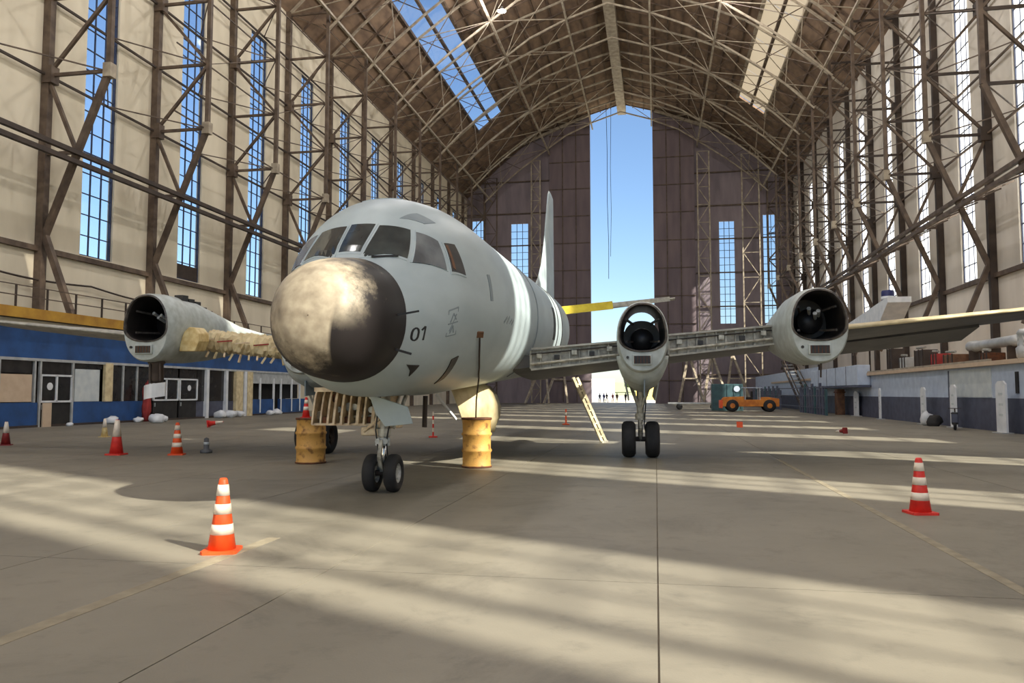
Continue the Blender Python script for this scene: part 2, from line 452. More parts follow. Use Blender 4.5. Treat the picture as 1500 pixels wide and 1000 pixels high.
ROWS = 18
rh = (HEAD - SILL) / ROWS
paneL = mesh('pane', *(lambda b: (b.v, b.f))(MB().box((-.01, .01), (0, 2.9 / 3), (0, rh))), 'glass')
sheet = mesh('glazing', *(lambda b: (b.v, b.f))(MB().box((-.01, .01), (-1.45, 1.45), (0, HEAD - SILL))), 'glass')
mb = MB()
for k in range(1, 3): mb.box((-.05, .05), (-1.45 + k * 2.9 / 3 - .027, -1.45 + k * 2.9 / 3 + .027), (0, HEAD - SILL))
for k in range(1, ROWS): mb.box((-.05, .05), (-1.45, 1.45), (k * rh - .025, k * rh + .025))
sheet_r = mesh('glazing', *(lambda b: (b.v, b.f))(MB().box((-.01, .01), (-1.45, 1.45), (0, HEAD - SILL))), 'dusty_glass')
grid_me = mesh('glazing_bars', mb.v, mb.f, 'mullion')
mb = MB()
for y in (-1.45, 1.45): mb.box((-.09, .09), (y - .09, y + .09), (0, HEAD - SILL))
for z in (0, HEAD - SILL): mb.box((-.09, .09), (-1.45, 1.45), (z - .09, z + .09))
frame_me = mesh('frame', mb.v, mb.f, 'mullion')
lower_me = mesh('blind_panel', *(lambda b: (b.v, b.f))(MB().box((.03, .06), (-1.40, 1.40), (0.05, 1.15))), 'steel_dark')
wn_ = 0
for X in (XL - 0.22, XR + 0.22):
    for k, y in enumerate(WINY if X < 0 else WINYR):
        wn_ += 1
        w = tag(empty('window_%d' % wn_, (X, y, SILL)), kind='structure')
        obj('frame', frame_me, w); obj('glazing_bars', grid_me, w)
        if X < 0 and 40 < y < 66:
            for c in range(3):
                for r in range(ROWS):
                    obj('pane', paneL, w, loc=(0, -1.45 + c * 2.9 / 3, r * rh))
        else:
            obj('glazing', sheet if X < 0 else sheet_r, w)
        if X > 0 and abs(y + 5.0) < .6: MB().box((-.01, .01), (-2.45, -1.47), (0, HEAD - SILL)).build('added_pane', 'dusty_glass', w)  # unseen extra pane, added to let more sun onto the near floor
        if X < 0 and 52 < y < 55: obj('blind_panel', lower_me, w)

# ---- roof
ceil = tag(empty('ceiling'), kind='structure')
for sgn in (-1, 1):
    for k, ((a, za), (b, zb)) in enumerate(zip(PROF[:-1], PROF[1:])):
        x0, x1 = XC + sgn * a, XC + sgn * b
        ys = [(Y0, Y1)] if k != 3 else [(123, Y1)]
        for y in ys:
            MB().prism([(x0, za), (x1, zb), (x1, zb + .35), (x0, za + .35)], y[0], y[1]).build('roof_slope', 'roof', ceil)
    # rooflight strip
    (a, za), (b, zb) = PROF[3], PROF[4]
    mat = 'glass' if sgn < 0 else 'translucent'
    N = 2
    for k in range(int(PITCH * 0) + 17):
        ya = Y0 + k * PITCH + 0.0; yb_ = min(ya + PITCH, 123)
        if ya > 122.5: break
        for r in range(N):
            t0, t1 = r / N + .012, (r + 1) / N - .012
            xa_, xb_ = XC + sgn * (a + (b - a) * t0), XC + sgn * (a + (b - a) * t1)
            za_, zb_ = za + (zb - za) * t0, za + (zb - za) * t1
            MB().prism([(xa_, za_ + .1), (xb_, zb_ + .1), (xb_, zb_ + .13), (xa_, za_ + .13)], ya + .05, yb_ - .05).build('rooflight_pane', mat, ceil)
    xm, zm = XC + sgn * (a + b) / 2, (za + zb) / 2
    beam('rooflight_bar', (xm, Y0, zm), (xm, 123, zm), .35, 'steel', ceil)
    for d, z in ((a, za), (b, zb)):
        beam('rooflight_kerb', (XC + sgn * d, Y0, z - .1), (XC + sgn * d, 123, z - .1), .4, 'steel_pale' if sgn > 0 else 'steel', ceil)
    # purlins
    for d in [2 + 1.9 * i for i in range(14)]:
        if 18 < d < 23: continue
        x = XC + sgn * d
        beam('purlin', (x, 20, roof_z(x) - .14), (x, Y1, roof_z(x) - .14), .14, 'purlin', ceil, d=.28)
    # rafters between the frames
    for y in [58.4 + 3.3 * i for i in range(26)]:
        if (round((y - 58.4) / 3.3)) % 3 == 0: continue
        for k, ((p, zp), (q, zq)) in enumerate(zip(PROF[:-1], PROF[1:])):
            if k == 3 and y < 123: continue
            beam('rafter', (XC + sgn * p, y, zp - .32), (XC + sgn * q, y, zq - .32), .12, 'purlin', ceil, d=.2)
box('ridge_beam', (XC - .75, XC + .75), (20, Y1), (52.6, 54.3), 'steel_pale', ceil)

# ---- far end wall and its sliding door leaves
end = tag(empty('wall_far'), kind='structure')
def strip(x0, x1, z0, z1=None, mat='endwall', y=(Y1, Y1 + .4), name='wall_panel', par=end):
    xs = [x0] + [XC + s * d for s in (-1, 1) for d, _ in PROF if x0 < XC + s * d < x1] + [x1]
    xs = sorted(set(xs))
    top = [(x, roof_z(x)) for x in xs] if z1 is None else [(x0, z1), (x1, z1)]
    return MB().prism([(x0, z0), (x1, z0)] + top[::-1], y[0], y[1]).build(name, mat, par)
GAP = (-11.35, -0.05)
segs = [(-34.5, -33.6, None), (-33.6, -31.0, (27.0, 34.0)), (-31.0, -26.1, None), (-26.1, -22.9, (20.0, 33.2)), (-22.9, -18.8, None), (-18.8, GAP[0], None),
        (GAP[1], 7.2, None), (7.2, 11.4, None), (11.4, 14.0, (14.0, 32.2)), (14.0, 18.9, None), (18.9, 20.9, (14.0, 33.1)), (20.9, 23.5, None)]
for a, b, win in segs:
    if win is None: strip(a, b, 0)
    else:
        strip(a, b, 0, win[0]); strip(a, b, win[1])
        wn_ += 1
        w = tag(empty('window_%d' % wn_, ((a + b) / 2, Y1 + .2, win[0])), kind='structure')
        hw, hh = (b - a) / 2, win[1] - win[0]
        MB().box((-hw, hw), (-.01, .01), (0, hh)).build('glazing', 'glass', w)
        m_ = MB()
        for k in range(1, 3): m_.box((-hw + k * 2 * hw / 3 - .05, -hw + k * 2 * hw / 3 + .05), (-.05, .05), (0, hh))
        for k in range(1, int(hh / 1.3)): m_.box((-hw, hw), (-.05, .05), (k * 1.3 - .04, k * 1.3 + .04))
        m_.build('glazing_bars', 'mullion', w)
for i, (a, b) in enumerate(((-18.8, GAP[0]), (GAP[1], 7.2))):
    d = tag(empty('door_%d' % (i + 1), ((a + b) / 2, Y1 - .7, 0)), kind='structure')
    o = strip(a - d.location.x, b - d.location.x, 0, 51.0 if i == 0 else 51.3, 'leaf', (-.2, .2), 'door_leaf', d)
    for z in range(4, 51, 5): beam('leaf_rail', (a - d.location.x, -.28, z), (b - d.location.x, -.28, z), .16, 'steel', d)
    for t in (0.33, 0.66): beam('leaf_stile', (a - d.location.x + t * (b - a), -.3, .2), (a - d.location.x + t * (b - a), -.3, 51), .16, 'steel', d)
for z in range(5, 47, 6):
    for a, b in ((XL, GAP[0] - 7.5), (7.2, XR)):
        beam('girt', (a, Y1 - .3, z), (b, Y1 - .3, z), .22, 'steel', end)
beam('door_head_beam', (XC - 19.5, Y1 - 1.2, 47.3), (XC - 5.9, Y1 - 1.2, 52.6), .5, 'steel_pale', end)
beam('door_head_beam', (XC + 19.5, Y1 - 1.2, 47.3), (XC + 5.9, Y1 - 1.2, 52.6), .5, 'steel_pale', end)
# lattice masts standing against the end wall
def mast(x, y, h, w, mat, nm='lattice_mast'):
    t = tag(empty(nm, (x, y, 0)), kind='structure')
    for a in (-w / 2, w / 2): beam('chord', (a, 0, 0), (a, 0, h), .22, mat, t)
    n = int(h / (w * 1.5)); 
    for k in range(n):
        z0, z1 = k * h / n, (k + 1) * h / n
        s = 1 if k % 2 else -1
        beam('lacing', (s * w / 2, 0, z0), (-s * w / 2, 0, z1), .13, mat, t)
        beam('lacing', (-w / 2, 0, z1), (w / 2, 0, z1), .11, mat, t)
    return t
for x, y, h, w, mt in ((-29.2, 138.5, 41, 2.2, 'steel'), (-21.0, 139, 44, 1.6, 'steel_pale'), (8.6, 138.6, 44, 2.0, 'steel_pale'), (16.4, 138, 43, 2.8, 'steel_pale'), (22.0, 137, 38, 1.8, 'steel')):
    mast(x, y, h, w, mt)
for x, y, s in ((-19.5, 130, 1), (-16.5, 131, -1), (5.6, 128, 1), (9.4, 128, -1), (13, 130, 1)):
    t = tag(empty('door_prop', (x, y, 0)), kind='structure')
    beam('leg', (-2.0, 0, 0), (0, 9, 8.5), .34, 'steel_pale', t)
    beam('leg', (2.0, 0, 0), (0, 9, 8.5), .34, 'steel_pale', t)
    beam('tie', (-1.0, 4.4, 4.2), (1.0, 4.4, 4.2), .2, 'steel_pale', t)

# ---- steel frames: trussed wall columns
LV = [20.0, 24.55, 29.1, 33.65, 38.0]
def column(y, side, detail=True):
    X = XL if side < 0 else XR
    s = 1 if side < 0 else -1                     # inward direction
    base = (X + s * .25, y, 0)
    t = tag(empty('column_truss', base), kind='structure')
    O = lambda z, d=0.0: (X + s * (.25 + d), y, z)
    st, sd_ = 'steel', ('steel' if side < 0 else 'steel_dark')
    K = dict(parent=t, base=base)
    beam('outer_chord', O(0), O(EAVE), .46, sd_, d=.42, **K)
    D = 4.0
    beam('inner_chord', O(20, D), O(EAVE, D), .28, st, **K)
    beam('inner_chord', O(10.7, .25), O(20, D), .32, st, **K)
    beam('inner_chord', O(5.75, 2.3), O(10.7, .25), .32, st, **K)
    for k, z in enumerate(LV):
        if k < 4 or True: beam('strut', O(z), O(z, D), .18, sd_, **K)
    for k in range(4):
        z0, z1 = LV[k], LV[k + 1]
        if k % 2 == 0: beam('brace', O(z0), O(z1, D), .18, st, **K)
        else: beam('brace', O(z0, D), O(z1), .18, st, **K)
    beam('brace', O(20), O(15.4, 2.1), .2, st, **K)
    beam('strut', O(15.4), O(15.4, 2.1), .18, st, **K)
    # gusset plates where the members meet
    if detail:
        for z in (20.0, 29.1): beam('gusset', O(z - .5, .2), O(z + .5, .2), .62, sd_, d=.62, **K)
        beam('gusset', O(20 - .4, D), O(20 + .4, D), .5, 'steel_pale', d=.5, **K)
    return t
for y in COLY:
    if y > 37: column(y, -1)
    if y > -25: column(y + 1.1, 1, y > 50)
# longitudinal ties and wind bracing along each wall
for side in (-1, 1):
    X = XL if side < 0 else XR
    s = 1 if side < 0 else -1
    t = tag(empty('wall_bracing', (X, 0, 0)), kind='structure')
    K = dict(parent=t, base=(X, 0, 0))
    st = 'steel_dark' if side < 0 else 'steel'
    ya = 20 if side < 0 else 45
    for z in (15.3, 14.75):
        beam('crane_rail', (X + s * 2.55, ya, z), (X + s * 2.55, 140, z), .26, st, **K)
    for z in (20.0, 24.55, 29.1, 33.65):
        beam('wall_girt', (X + s * .3, ya, z), (X + s * .3, 140, z), .13, st, **K)
        if side < 0 or True:
            beam('tie_rod', (X + s * 4.1, 45 if side < 0 else 55, z), (X + s * 4.1, 140, z), .08, 'steel', **K)
    ys = [y + (0 if side < 0 else 1.1) for y in COLY if (y > 25 if side < 0 else y > 45)]
    for a, b in zip(ys[:-1], ys[1:]):
        for k, z in enumerate((20.0, 24.55, 29.1, 33.65)):
            m = (a + b) / 2
            beam('bay_brace', (X + s * 4.1, a, z), (X + s * .35, m, z), .07, 'steel', **K)
            beam('bay_brace', (X + s * .35, m, z), (X + s * 4.1, b, z), .07, 'steel', **K)
            if k == 1:
                beam('bay_diagonal', (X + s * 4.1, a, z), (X + s * 4.1, b, z + 4.55), .06, 'steel', **K)
        for q in range(5):
            yy = a + (b - a) * q / 5
            beam('rail_hanger', (X + s * 2.55, yy, 14.7), (X + s * .3, yy, 15.6), .1, st, **K)
# sagging cable on the left wall
cb = MB(); pts = []
for i in range(31):
    y = 33 + i * 0.8
    pts.append((XL + .35, y, 8.45 - .25 * math.sin(math.pi * ((i % 12) / 12.0)) - i * .012))
cb.path(pts, .06, 5)
tag(cb.build('wall_cable', 'steel_dark'), 'sagging dark cable pinned along the cream wall above the yellow walkway', 'cable')

# ---- roof arches
def arch(y):
    base = (XC, y, EAVE)
    t = tag(empty('roof_arch', base), kind='structure')
    K = dict(parent=t, base=base)
    outer = [(0, 54.0), (5.5, 52.5), (11.5, 50.4), (17, 47.8), (22, 44.2), (25.5, 41.2), (28.7, 38.2)]
    inner = [(0, 51.6), (5.3, 49.9), (10, 47.8), (13.2, 45.6), (18, 42.2), (21.5, 39.4), (24.8, 36.2)]
    for s in (-1, 1):
        o_ = [Vector((XC + s * d, y, z)) for d, z in outer]; i_ = [Vector((XC + s * d, y, z)) for d, z in inner]
        for k in range(6):
            beam('outer_chord', o_[k], o_[k + 1], .22, 'steel_pale', **K)
            beam('inner_chord', i_[k], i_[k + 1], .2, 'steel_pale', **K)
            if k % 2: beam('web', i_[k], o_[k + 1], .09, 'steel_pale', **K)
            else: beam('web', o_[k], i_[k + 1], .09, 'steel_pale', **K)
            beam('web', o_[k + 1], i_[k + 1], .09, 'steel', **K)
    return t
archY = [y for y in COLY if y > 65]
for y in archY: arch(y)
lt = tag(empty('roof_bracing', (XC, 0, 40)), kind='structure')
K = dict(parent=lt, base=(XC, 0, 40))
for s in (-1, 1):
    for d, z in ((5.3, 49.9), (13.2, 45.6), (24.0, 37.2)):
        beam('longitudinal_tie', (XC + s * d, 50, z), (XC + s * d, 141, z), .24, 'steel_pale', **K)
    for a, b in zip(archY[:-1], archY[1:]):
        beam('diagonal_rod', (XC + s * 5.3, a, 49.9), (XC + s * 13.2, b, 45.6), .06, 'steel_pale', **K)
        beam('diagonal_rod', (XC + s * 13.2, a, 45.6), (XC + s * 5.3, b, 49.9), .06, 'steel_pale', **K)
        beam('diagonal_rod', (XC + s * 13.2, a, 45.6), (XC + s * 24.0, b, 37.2), .07, 'steel_pale', **K)
        beam('diagonal_rod', (XC + s * 24.0, a, 37.2), (XC + s * 13.2, b, 45.6), .07, 'steel', **K)
        m = (a + b) / 2
        beam('diagonal_rod', (XC + s * 24.6, a, 36.4), (XC + s * 27.5, m, 39.4), .07, 'steel', **K)
        beam('diagonal_rod', (XC + s * 27.5, m, 39.4), (XC + s * 24.6, b, 36.4), .07, 'steel', **K)

# ---- unseen fill lamps, added under the roof to lift the interior brightness
def lamp(x, y, z):
    t = tag(empty('added_fill_lamp', (x, y, z)), 'unseen round fill lamp added under the roof', 'lamp', 'added fill lamps under the roof')
    MB().lathe([(0.02, .55), (.14, .5), (.16, .3), (.5, 0), (.48, 0), (.14, .28), (0.02, .3)], 14).build('reflector', 'alum', t, True)
    MB().tube((0, 0, .5), (0, 0, roof_z(x) - z - .2), .03, n=5).build('hanger_rod', 'steel_dark', t)
    ld = bpy.data.lights.new('fill_light', 'POINT'); ld.energy = FILL_W; ld.shadow_soft_size = .45; ld.color = (1, .97, .94)
    l = bpy.data.objects.new('fill_light', ld); COL.objects.link(l); l.parent = t; l.location = (0, 0, -.5)
for y in (-30, -8, 14, 36, 58, 84):
    for x in (XC - 11, XC + 11): lamp(x, y, 40.0 if y < 80 else 44.6)

# thin cables hanging in the doorway
t = tag(empty('hanging_cable', (-8.2, 139, 0)), 'pair of thin slack cables hanging down through the open far doorway', 'cable')
MB().path([(0, 0, 53.9), (.15, 0, 45), (.1, 0, 36), (.3, 0, 28), (.25, 0, 22)], .05, 5).build('strand', 'mullion', t)
MB().path([(.9, 0, 54.15), (.7, 0, 42), (.8, 0, 34), (.6, 0, 26)], .04, 5).build('strand', 'mullion', t)

# ================================================================== aircraft
PX, PY, PA, SH = -4.81, 13.51, R(2.0), .045
SEC = np.array([(-3.45, 2.98, .0, .0, .0), (-3.40, 2.98, .34, .34, .34), (-3.2, 2.98, .62, .62, .62), (-2.85, 2.98, .83, .83, .83), (-2.45, 2.985, .93, .92, .92), (-2.0, 2.99, .98, .97, .98),
    (-1.75, 3.02, 1.12, 1.16, 1.1), (-1.2, 3.12, 1.37, 1.50, 1.35), (-.7, 3.25, 1.55, 1.78, 1.53), (0, 3.38, 1.68, 1.92, 1.68), (1, 3.46, 1.79, 1.94, 1.80), (2.2, 3.5, 1.85, 1.9, 1.88), (19.5, 3.5, 1.85, 1.85, 1.85),
    (22, 3.6, 1.75, 1.72, 1.65), (25, 3.85, 1.4, 1.42, 1.3), (28, 4.15, .85, .98, .8), (30.5, 4.4, .35, .45, .35), (36, 4.6, .12, .12, .12)])
def pchip(xs, ys, x):
    h = np.diff(xs); d = np.diff(ys) / h
    m = np.zeros(len(xs)); m[0] = d[0]; m[-1] = d[-1]
    for i in range(1, len(xs) - 1):
        if d[i - 1] * d[i] > 0:
            w1 = 2 * h[i] + h[i - 1]; w2 = h[i] + 2 * h[i - 1]
            m[i] = (w1 + w2) / (w1 / d[i - 1] + w2 / d[i])
    k = int(min(max(np.searchsorted(xs, x) - 1, 0), len(xs) - 2))
    t = (x - xs[k]) / h[k]
    return (1 + 2 * t) * (1 - t) ** 2 * ys[k] + t * (1 - t) ** 2 * h[k] * m[k] + t * t * (3 - 2 * t) * ys[k + 1] + t * t * (t - 1) * h[k] * m[k + 1]
_sc = {}
def secy(y):
    y = round(float(y), 4)
    if y not in _sc: _sc[y] = [float(pchip(SEC[:, 0], SEC[:, i], y)) for i in range(1, 5)]
    return _sc[y]
def fus(y, phi, off=0.0):
    """point of the fuselage skin; phi from the top, positive to +x; off moves it outwards"""
    zc, hw, t, b = secy(y)
    c, s = math.cos(phi), math.sin(phi); e = 2 / 2.15
    sx = math.copysign(abs(s) ** e, s); cz = math.copysign(abs(c) ** e, c)
    p = Vector((hw * sx, y, zc + (t if c > 0 else b) * cz))
    if off:
        n = Vector((s, 0, c)).normalized()
        p = p + n * off
    return p
def sh(p): return (p[0], p[1], p[2] + SH * p[1])
plane = tag(empty('patrol_aircraft', (PX, PY, 0), PA), 'pale grey patrol aircraft with a worn black and tan nose, its propellers removed', 'aircraft')

def skin(y_list, n, name, mat, caps=False):
    b = MB(); b.loft([[fus(y, 2 * math.pi * i / n) for i in range(n)] for y in y_list], caps=caps)
    return b.build(name, mat, plane, True, sh)
skin([-3.45 + 1e-3, -3.445, -3.43, -3.40, -3.34, -3.27, -3.18, -3.05, -2.9, -2.7, -2.5, -2.3, -2.12, -2.0], 64, 'radome', 'radome')
ylist = [-2.0 + .1 * i for i in range(43)] + [2.3 + 1.0 * i for i in range(18)] + [19.8 + .7 * i for i in range(23)] + [36]
fuselage = skin(ylist, 72, 'fuselage', 'plane')

def patch(name, corners, mat, off=.012, nu=8, nv=6, parent=plane, base=-.03):
    """panel that follows the skin: corners (y, phi in degrees) in order, bilinear between"""
    A, B, C_, D = corners
    b = MB(); rings = []
    for o_ in (base, off):
        for j in range(nv + 1):
            v = j / nv
            for i in range(nu + 1):
                u = i / nu
                y = (A[0] * (1 - u) + B[0] * u) * (1 - v) + (D[0] * (1 - u) + C_[0] * u) * v
                ph = (A[1] * (1 - u) + B[1] * u) * (1 - v) + (D[1] * (1 - u) + C_[1] * u) * v
                b.v.append(tuple(fus(y, R(ph), o_)))
    W = nu + 1; n = W * (nv + 1)
    for j in range(nv):
        for i in range(nu):
            q = (j * W + i, j * W + i + 1, (j + 1) * W + i + 1, (j + 1) * W + i)
            b.f.append(tuple(x + n for x in q)); b.f.append(q[::-1])
    edge = [i for i in range(W)] + [j * W + nu for j in range(1, nv + 1)] + [nv * W + i for i in range(nu - 1, -1, -1)] + [j * W for j in range(nv - 1, 0, -1)]
    for a, c in zip(edge, edge[1:] + edge[:1]): b.f.append((a, c, c + n, a + n))
    return b.build(name, mat, parent, False, sh)
def grow(c, g, gy):
    cy_ = sum(p[0] for p in c) / 4; cp = sum(p[1] for p in c) / 4
    return [(p[0] + math.copysign(gy, p[0] - cy_), p[1] + math.copysign(g, p[1] - cp)) for p in c]
MAT['cockpit_glass'] = M('dark_cockpit_glass', srgb(66, 74, 74), srgb(50, 56, 58), 0.12, scale=2)
MAT['cockpit_glass_pale'] = M('dusty_cockpit_glass', srgb(116, 122, 126), srgb(84, 88, 92), 0.2, scale=2)
center = [(-1.86, -8.5), (-1.86, 8.5), (-1.2, 7.5), (-1.2, -7.5)]
wf = [(-1.97, 12.0), (-1.59, 44.5), (-1.08, 31.0), (-1.22, 10.5)]
ws = [(-1.56, 49.5), (-.97, 68), (-.85, 50), (-1.05, 35.0)]
wo_ = [(-.85, 70.5), (-.41, 76), (-.44, 57.5), (-.74, 53.5)]
for c, nm, mt in ((center, 'windscreen_pane', 'cockpit_glass'), (wf, 'windscreen_pane', 'cockpit_glass'), (ws, 'side_window', 'cockpit_glass_pale'), (wo_, 'open_side_window', 'soot')):
    for s in ((1,) if c is center else (1, -1)):
        cc = [(y, s * p) for y, p in c]
        fr = patch('window_frame', grow(cc, 1.3, .035), 'plane', .010)
        patch(nm, cc, mt if s > 0 or mt != 'soot' else 'cockpit_glass_pale', .016, parent=fr)
pf = patch('open_window_rim', [(-.80, 69), (-.74, 71), (-.68, 56), (-.74, 55)], 'brownwood', .022)
# windscreen wiper
MB().bar(fus(-1.92, R(20), .03), fus(-1.70, R(38), .035), .03).build('wiper', 'black', plane, False, sh)
# roof marking patch on the crown
patch('crown_patch', [(-.95, 20), (-.62, 27), (-.5, 40), (-.78, 36)], 'greymark', .006)
patch('crown_patch', [(-.2, -12), (.1, -8), (.2, 8), (-.1, 10)], 'plane', .012)

# numbers: strokes laid on the skin
def strokes(name, segs, y0, phi0, sy, sphi, w, mat, off=.006):
    """segs: polylines in a 0..1 x 0..1 box, x forward-to-aft, y up; each drawn as a band on the skin"""
    b = MB()
    for pl in segs:
        for (xa_, ya_), (xb_, yb2) in zip(pl[:-1], pl[1:]):
            L_ = math.hypot((xb_ - xa_) * sy, (yb2 - ya_) * sphi * .03)
            nx, ny = -(yb2 - ya_) * sphi * .03, (xb_ - xa_) * sy
            l = math.hypot(nx, ny) or 1
            nx, ny = nx / l * w / 2, ny / l * w / 2
            pts = []
            for (px, py_), sg in (((xa_, ya_), 1), ((xb_, yb2), 1), ((xb_, yb2), -1), ((xa_, ya_), -1)):
                pts.append((y0 + px * sy + sg * nx, phi0 - py_ * sphi - sg * ny / .03))
            top = [fus(y, R(p), off) for y, p in pts]; bot = [fus(y, R(p), -.01) for y, p in pts]
            b.add(top + bot, [(0, 1, 2, 3), (7, 6, 5, 4), (0, 4, 5, 1), (1, 5, 6, 2), (2, 6, 7, 3), (3, 7, 4, 0)])
    return b.build(name, mat, plane, False, sh)
O_ = [[(.15, .1), (.0, .3), (.0, .7), (.15, .9), (.5, 1), (.85, .9), (1, .7), (1, .3), (.85, .1), (.5, 0), (.15, .1)]]
strokes('numeral', O_, -1.86, 108.0, .12, 10.5, .035, 'black')
strokes('numeral', [[(.15, .75), (.7, 1.0), (.7, 0)]], -1.70, 107.3, .13, 10.5, .035, 'black')
# faded crest and stencil lines
rect = [[(0, 0), (1, 0), (1, 1), (0, 1), (0, 0)]]
strokes('faded_crest', rect + [[(.2, .2), (.8, .8)], [(.2, .55), (.5, .85), (.8, .6)], [(0, .5), (1, .5)], [(.3, .1), (.5, .4), (.7, .1)]], -1.05, 106.0, .28, 16, .022, 'greymark')
strokes('faded_stencil', [[(0, 0), (.3, .8)], [(.3, 0), (.5, .9)], [(.6, .1), (.8, .7)], [(.8, 0), (1, .6)]], 2.3, 100.5, 1.3, 4.5, .05, 'greymark')
# openings and doors in the skin
patch('triangular_opening', [(-1.69, 130), (-1.40, 128.5), (-1.40, 140), (-1.50, 135)], 'soot', .012)
patch('slot_opening', [(.05, 149), (.15, 143), (-.18, 123), (-.44, 125)], 'soot', .014)
patch('door_slot', [(.80, 76.5), (.98, 76.5), (1.1, 90), (.92, 90)], 'greymark', .012)
patch('hatch_opening', [(13.2, 72), (13.9, 72), (13.9, 104), (13.2, 104)], 'soot', .014)
for y in (8.2, 14.8, 16.6):
    b = MB(); b.loft([[fus(yy, R(a), o_) for a in range(-150, 151, 5)] for yy, o_ in ((y, -.02), (y, .02), (y + .12, .02), (y + .12, -.02))], closed=False, caps=False)
    b.build('frame_seam', 'greymark' if y < 14 else 'black', plane, True, sh)
# belly openings with ribs under the nose
MB().bar(fus(-2.35, R(88), .0), fus(-2.25, R(86), .30), .03).build('pitot_probe', 'black', plane, False, sh)
MB().bar(fus(-2.15, R(118), .0), fus(-2.05, R(116), .22), .035).build('pitot_probe', 'black', plane, False, sh)

# ribbed equipment bay hanging under the nose
bay = box('equipment_bay', (-1.46, .02), (.25, .95), (1.16, 1.20), 'bay', plane)
box('bay_back', (-1.46, .02), (.80, .86), (1.18, 1.95), 'bay', bay)
box('bay_top', (-1.40, .06), (.2, .95), (1.78, 1.86), 'bay', bay)
for i in range(11):
    x = -1.44 + i * .143
    k = random.uniform(-.06, .08); q = random.uniform(.014, .03)
    MB().prism([(.22 + k, 1.18), (.82, 1.18), (.82, 1.85), (.46 + k, 1.85), (.36 + k, 1.66), (.28 + k, 1.42)], x - q, x + q, 'x').build('rib', 'bay', bay)
    if i % 2 == 0: MB().lathe([(.07, 0), (.085, .02), (.07, .04), (.05, .02), (.07, 0)], 14, 'y', (x + .07, .42 + k, 1.34 + .16 * (i % 3))).build('ring_fitting', ('bay', 'strut', 'rust')[i % 3], bay)
    if i % 3 == 1: MB().box((x + .02, x + .11), (.3, .5), (1.2, 1.32)).build('actuator', ('strut', 'rust', 'bay')[i % 3], bay, bevel=.01)
for z in (1.36, 1.58): box('stringer', (-1.27, .02), (.62, .68), (z - .02, z + .02), 'rust' if z < 1.4 else 'bay', bay)
for x, z, r in ((-.98, 1.45, .055), (-.67, 1.5, .06), (-.35, 1.45, .06), (-.36, 1.68, .04)):
    MB().lathe([(r, 0), (r, .28)], 12, 'y', (x, .34, z)).build('fitting', 'strut', bay)
MB().tube((-1.1, .45, 1.30), (-.1, .4, 1.34), .03).build('pipe', 'strut', bay)
# long curved door plate edges
dp = MB().prism([(-.18, 1.74), (.52, 1.52), (.62, 1.22), (.44, 1.20), (.12, 1.17), (-.06, 1.40)], -.30, -.25).build('nose_gear_door', 'plane', plane, bevel=.01)
MB().bar((-.1, -.24, 1.66), (.45, -.24, 1.3), .04).build('door_stiffener', 'greymark', dp)

# curved weapon bay door hanging open on the +x side
def bay_door(s, name):
    rings = []
    for y, pr in ((5.35, [(.02, 1.95), (.10, 1.75), (.20, 1.5), (.30, 1.2), (.38, .9)]), (6.2, [(.42, 2.0), (.58, 1.8), (.66, 1.5), (.68, 1.15), (.62, .78)]),
                  (7.2, [(.52, 2.0), (.76, 1.75), (.88, 1.45), (.90, 1.1), (.80, .72)]), (8.4, [(.48, 1.95), (.68, 1.7), (.78, 1.4), (.76, 1.1), (.62, .8)])):
        rings.append([Vector((s * x, y, z)) for x, z in pr] + [Vector((s * (x - .05), y + .02, z + .01)) for x, z in pr[::-1]])
    MB().loft(rings).build(name, 'slat_cream', plane, True)
bay_door(1, 'bay_door')
MB().bar((-.12, 4.4, 1.72), (.18, 5.2, 1.12), .05).build('door_jack', 'white', plane)
MB().tube((.35, 1.6, 1.7), (.33, 1.62, 1.08), .05).build('drain_mast', 'steel_dark', plane)

# ---- nose gear
def wheel(name, c, r, w, parent, hub_mat='hub', hubr=.52):
    h = w / 2
    o = MB().lathe([(r * hubr, -h * .8), (r * .80, -h), (r * .95, -h * .75), (r, -h * .35), (r, h * .35), (r * .95, h * .75), (r * .80, h), (r * hubr, h * .8), (r * hubr, -h * .8)], 32, 'x', c).build(name, 'tyre', parent, True)
    hb = MB().lathe([(.001, -h * .45), (r * .2, -h * .5), (r * .22, -h * .25), (r * .45, -h * .3), (r * hubr, -h * .75), (r * hubr, h * .75), (r * .45, h * .3), (r * .22, h * .25), (r * .2, h * .5), (.001, h * .45)], 24, 'x', c)
    for k in range(6):
        a = k * math.pi / 3
        p = (c[0], c[1] + r * .36 * math.cos(a), c[2] + r * .36 * math.sin(a))
        hb.tube((p[0] - h * .55, p[1], p[2]), (p[0] + h * .55, p[1], p[2]), r * .05, n=6)
    hb.build('hub', hub_mat, o, False)
    return o
gear = MB().tube((0, .12, 1.9), (0, .05, .95), .085, n=14).tube((0, .05, 1.12), (0, .05, .98), .12, n=14).build('nose_gear_strut', 'strut', plane, False)
MB().tube((0, .05, .98), (0, .02, .34), .055, n=14).build('oleo', 'chrome', gear, True)
MB().tube((-.2, 0, .335), (.2, 0, .335), .05).build('axle', 'steel_dark', gear)
MB().bar((0, -.12, .92), (0, -.24, .62), .06).bar((0, -.24, .62), (0, -.06, .38), .06).build('torque_link', 'strut', gear)
MB().bar((0, .1, 1.0), (0, .95, 1.75), .07).bar((-.16, .1, 1.12), (-.3, .5, 1.8), .05).bar((.16, .1, 1.12), (.3, .5, 1.8), .05).build('drag_brace', 'strut', gear)
MB().box((-.13, .13), (-.06, .0), (.82, .96)).tube((-.07, -.12, .9), (-.07, -.03, .9), .05).tube((.07, -.12, .9), (.07, -.03, .9), .05).build('taxi_light', 'hub', gear)
